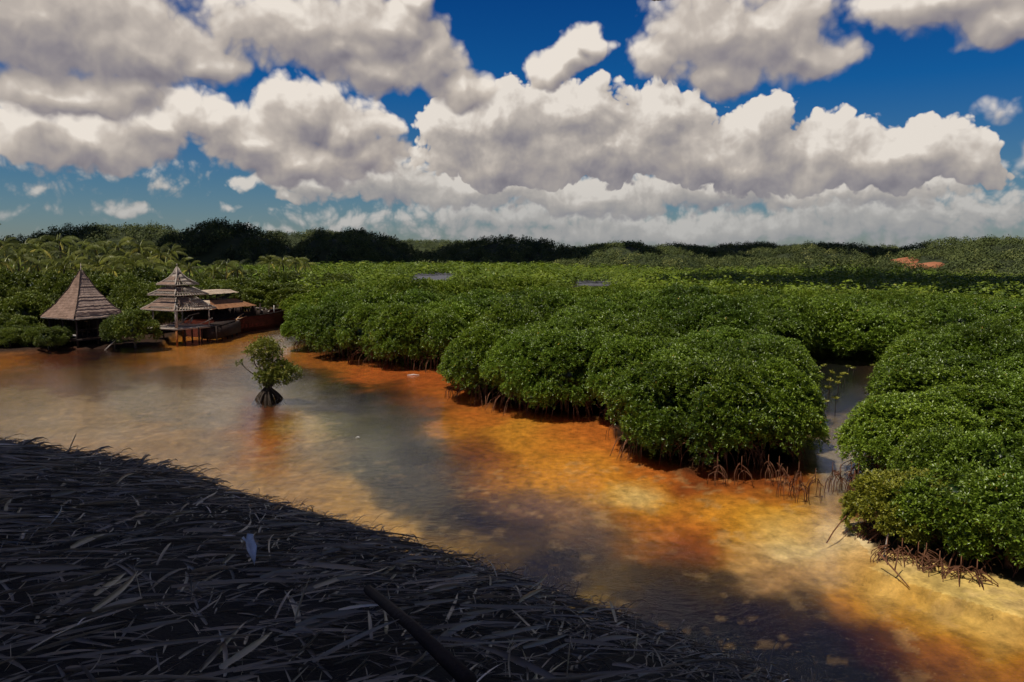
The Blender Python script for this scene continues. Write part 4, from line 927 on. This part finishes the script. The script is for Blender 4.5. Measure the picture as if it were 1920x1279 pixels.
for z in (3.72, 4.1):
    for w_ in (-1.15, 1.15): b.beam(bl(-.7, w_, z), bl(2.8, w_, z), .05)
    b.beam(bl(-.7, -1.15, z), bl(-.7, 1.15, z), .05)
b.build('shelter_frame', M['darkwood'], UP)
b = MB(); hip(b, -1.15, 3.2, 1.5, 4.08, -.8, 2.6, .9, 4.38, (0, 1, 2, 3)); b.quad(bl(-.8, .9, 4.37), bl(2.6, .9, 4.37), bl(2.6, -.9, 4.37), bl(-.8, -.9, 4.37)); b.build('canopy', M['paleroof'], UP)
b = MB(); b.box(*(0, 0.01, 0, .01, 0, .01)) if False else None
b.beam(bl(8.2, -.7, 2.05), bl(9.1, -.6, 2.0), 1.3, .06); b.tube([bl(8.0, .2, 1.2), bl(8.0, .2, 2.0)], .04, 5); b.tube([bl(9.1, .1, 1.2), bl(9.1, .1, 2.0)], .04, 5); b.beam(bl(7.4, .6, 1.5), bl(7.9, .5, 1.9), .3, .06); b.beam(bl(8.6, .3, 1.45), bl(9.2, .5, 1.7), .25, .06)
b.build('deck_rubble', M['palewood'], BO)
b = MB(); b.tube([bl(10.4, .2, 1.2), bl(10.4, .2, 2.25)], .055, 6); b.build('mooring_post', M['white'], BO)
# gangway stair with bent handrail
b = MB()
for k in range(6): b.beam(bl(.1+.28*k, 2.2, .45+.2*k), bl(.1+.28*k, 3.0, .45+.2*k), .24, .05)
b.build('stair_treads', M['palewood'], BO)
b = MB(); b.tube([bl(-.1, 3.05, .15), bl(.6, 2.9, .75), bl(1.4, 2.6, 1.35), bl(2.1, 2.35, 1.65), bl(3.0, 2.15, 1.85)], [.10, .09, .09, .08, .05], 6); b.tube([bl(1.4, 2.6, 1.35), bl(2.2, 2.5, 1.45), bl(3.2, 2.3, 1.58)], .05, 6); b.build('handrail', M['orangewood'], BO)
def hulltext(body, s, z, size):
    cu = bpy.data.curves.new('lettering', 'FONT'); cu.body = body; cu.size = size; cu.extrude = .006
    tmp = bpy.data.objects.new('lettering_curve', cu); C.objects.link(tmp); bpy.context.view_layer.update()
    lm = bpy.data.meshes.new_from_object(tmp); bpy.data.objects.remove(tmp); lm.name = 'lettering'; lm.materials.clear()
    o_ = link('lettering', lm, M['redpaint'], BO)
    o_.location = bl(s, 2.0, z); o_.rotation_euler = (PI/2, 0, math.atan2(ux[1], ux[0]))
hulltext('JJ', 3.0, .95, .55); hulltext('ARCF  B  DA  BOCA', 1.9, .34, .5)
# driftwood, mooring stakes, floating scraps
b = MB(); x0, y0 = ground(195, 656); b.tube([(x0, y0, -.1), (x0+.5, y0+.4, .5), (x0+.95, y0+.7, .95)], [.05, .05, .04], 6)
tag(b.build('driftwood_pole', M['palewood']), 'grey pole leaning from the water between the brown hut and the round bush', 'pole')
for i, (px, py, lab) in enumerate([(671, 822, 'tiny white scrap floating alone in the grey middle of the channel'), (775, 704, 'white plastic scrap caught on the red roots along the left thicket')]):
    x0, y0 = ground(px, py); b = MB(); b.tube([(x0-.09-.3*i, y0, .01), (x0, y0+.02, .05), (x0+.09+.3*i, y0, .02)], [.03, .05, .03], 6); tag(b.build('floating_litter', M['white']), lab, 'litter')
# ------------------------------------------------------------------ thatched roof in front
rA = np.array([-5.36, 8.17]); rB = np.array([1.17, 3.37]); ud = unit(rB-rA); nd = np.array([-ud[1], ud[0]]); nd = nd if nd@np.array([.6, .8]) > 0 else -nd
ZE = 6.1
def roof_pt(u, s):
    """u along the eave from the left end, s metres inward from the eave"""
    sag = .50*(1-((u-4.05)/4.6)**2); base = rA+ud*u+nd*sag
    p = base-nd*s; h = .26*s+.22*(1-np.exp(-s*1.6))
    return np.array([p[0], p[1], ZE-.10+h-.17*np.clip(1-u/8, 0, 1.6)])
nu, ns_ = 60, 26; V_ = []; us = np.linspace(-7, 12, nu); ss = np.linspace(-.0, 7.5, ns_)
for u in us:
    for s in ss: V_.append(roof_pt(u, s)+rng.normal(0, .008, 3)+np.array([0, 0, .05*math.sin(u*5+s*3)*math.sin(s*4+u)]))
for u in us: V_.append(roof_pt(u, .15)-np.array([0, 0, .30]))
qs = [(i*ns_+j, (i+1)*ns_+j, (i+1)*ns_+j+1, i*ns_+j+1) for i in range(nu-1) for j in range(ns_-1)]
n0 = nu*ns_; qs += [(n0+i, n0+i+1, (i+1)*ns_, i*ns_) for i in range(nu-1)]
RF = empty('thatched_roof', (rA[0]+ud[0]*4, rA[1]+ud[1]*4, 0)); tag(RF, 'dark weathered palm leaf thatch roof sloping away across the near lower left', 'roof')
o_ = link('thatch_bed', np_mesh('thatch_bed', V_, qs), M['thatch_base'], RF); o_.matrix_parent_inverse = RF.matrix_world.inverted(); 
def blades(n, smin, smax, lmin, lmax, wmin, wmax, tilt, yaw, umin=-4, umax=10.5, lift=.02, seed=1, power=1.):
    r = np.random.default_rng(seed); Vs = np.zeros((n, 15, 3)); 
    for i in range(n):
        u = r.uniform(umin, umax); s = smin+(smax-smin)*r.random()**power; p = roof_pt(u, s); ps = roof_pt(u, s-.1); d = unit(ps-p); side = unit(np.array([ud[0], ud[1], 0.])+0*d); nor = unit(np.cross(side, d)); nor = nor if nor[2] > 0 else -nor
        y_ = r.normal(0, yaw); d2 = d*math.cos(y_)+side*math.sin(y_); sd2 = side*math.cos(y_)-d*math.sin(y_)
        roll = r.uniform(-1.25, 1.25); sd3 = sd2*math.cos(roll)+nor*math.sin(roll); L_ = r.uniform(lmin, lmax)*.85; w_ = r.uniform(wmin, wmax)*.82; tl = abs(r.normal(0, tilt))+.02
        curve = r.normal(0, .11); bend = r.normal(.0, .18)
        q = p+nor*(lift+r.uniform(0, .03))
        for k in range(5):
            f = k/4; c = q+d2*L_*f+nor*L_*(tl*f-tl*.6*f*f+bend*.15*f*f)+sd2*L_*curve*f*f
            ww = w_*(.55+.9*f-1.4*f*f+.0) if k else w_*.5
            ww = max(ww, w_*.06)
            tw = roll*.4*f; s3 = sd3*math.cos(tw)+nor*math.sin(tw)
            n3 = np.cross(s3, d2); Vs[i, 3*k] = c-s3*ww*.5; Vs[i, 3*k+1] = c-n3*ww*.30; Vs[i, 3*k+2] = c+s3*ww*.5
    kk = np.arange(n)[:, None]*15; Q_ = np.concatenate([kk+np.array([[3*j+q, 3*j+q+1, 3*j+q+4, 3*j+q+3]]) for j in range(4) for q in (0, 1)])
    tone = np.where(r.random(n) < .16, r.uniform(.5, .99, n), np.clip(r.gamma(.9, .12, n), 0, .5)); return Vs.reshape(-1, 3), Q_, np.repeat(tone, 15)
parts = [blades(21000, .0, 5.2, .08, .27, .005, .024, .20, .75, seed=1, power=1.1, lift=.03), blades(2200, .6, 5.2, .25, .6, .010, .036, .14, .5, seed=2, lift=.05),
         blades(9500, -.05, 1.0, .07, .22, .004, .016, .35, .9, seed=3, lift=.01), blades(6500, -.05, .5, .10, .30, .012, .034, .8, .5, umin=-3, umax=3.1, seed=4, lift=.03), blades(9000, .3, 5.0, .04, .14, .003, .012, .35, 1.2, seed=15, lift=.05), blades(900, 1.6, 5.0, .18, .5, .020, .042, .14, .6, seed=12, lift=.06), blades(2600, -.03, .25, .05, .16, .005, .014, 1.1, .9, umin=3, umax=10.5, seed=8), blades(300, 1.0, 4.6, .25, .6, .018, .04, .12, .55, seed=6, lift=.07)]
V_, Q_, A_ = [], [], []; n0 = 0
for v, q, a in parts: V_.append(v); Q_.append(q+n0); A_.append(a); n0 += len(v)
o_ = link('thatch_leaves', np_mesh('thatch_leaves', np.concatenate(V_), np.concatenate(Q_), attr=np.concatenate(A_)), M['thatch'], RF); o_.matrix_parent_inverse = RF.matrix_world.inverted()
bpy.context.view_layer.update()
for o_ in [k for k in bpy.data.objects if k.parent == RF]: o_.matrix_parent_inverse = RF.matrix_world.inverted()
def on_roof(px, py, off=.08):
    d = ray(px, py); t_ = 1.
    best = None
    for t_ in np.arange(.8, 10, .02):
        p = np.array([0, 0, CAMH])+d*t_; rel = p[:2]-rA; u = rel@ud; s = -(rel@nd)+.50*(1-((u-4.05)/4.6)**2)
        if s > -.1 and p[2] < roof_pt(u, max(s, 0))[2]+off: return p
    return p
b = MB(); a_ = on_roof(690, 1105, .12); c_ = on_roof(880, 1278, .12); b.tube([a_, (a_+c_)/2+np.array([0, 0, .01]), c_], [.018, .02, .024], 8)
tag(b.build('bamboo_pole', M['darkwood'], smooth=True), 'dark pole lying across the thatch at the bottom of the view', 'pole')
p = on_roof(478, 992, .22); b = MB(); 
for k in range(5):
    f = k/4; w_ = [.006, .022, .014, .018, .005][k]; c_ = p+np.array([.10*f-.04, -.20*f, -.03-.03*f+.03*math.sin(3*f)]); b.v += [tuple(c_+np.array([-w_, -w_*.4, 0])), tuple(c_+np.array([0, 0, -.02])), tuple(c_+np.array([w_, w_*.4, .01]))]
for k in range(4): b.q += [(3*k, 3*k+1, 3*k+4, 3*k+3), (3*k+1, 3*k+2, 3*k+5, 3*k+4)]
M['blue'] = woodmat('pale_blue_scrap', (.28, .32, .38, 1), (.62, .66, .72, 1), 8)
tag(b.build('leaf_scrap', M['blue']), 'curled pale blue grey leaf scrap resting on the dark thatch', 'leaf')
# ------------------------------------------------------------------ camera
cam = bpy.data.cameras.new('camera'); cam.sensor_width = 36; cam.lens = F/1920*36; cam.clip_end = 20000; cam.clip_start = .05
co = bpy.data.objects.new('camera', cam); C.objects.link(co); co.location = (0, 0, CAMH); co.rotation_euler = (PI/2-PITCH, 0, 0)
sc = bpy.context.scene; sc.camera = co
sc.render.engine = 'CYCLES'; sc.view_settings.view_transform = 'Standard'; sc.view_settings.look = 'None'; sc.view_settings.exposure = 0; sc.view_settings.gamma = 1
sc.cycles.max_bounces = 4; sc.cycles.diffuse_bounces = 2; sc.cycles.glossy_bounces = 2; sc.cycles.transmission_bounces = 2; sc.cycles.transparent_max_bounces = 6
sc.cycles.use_adaptive_sampling = True; sc.cycles.adaptive_threshold = .04; sc.cycles.use_denoising = True
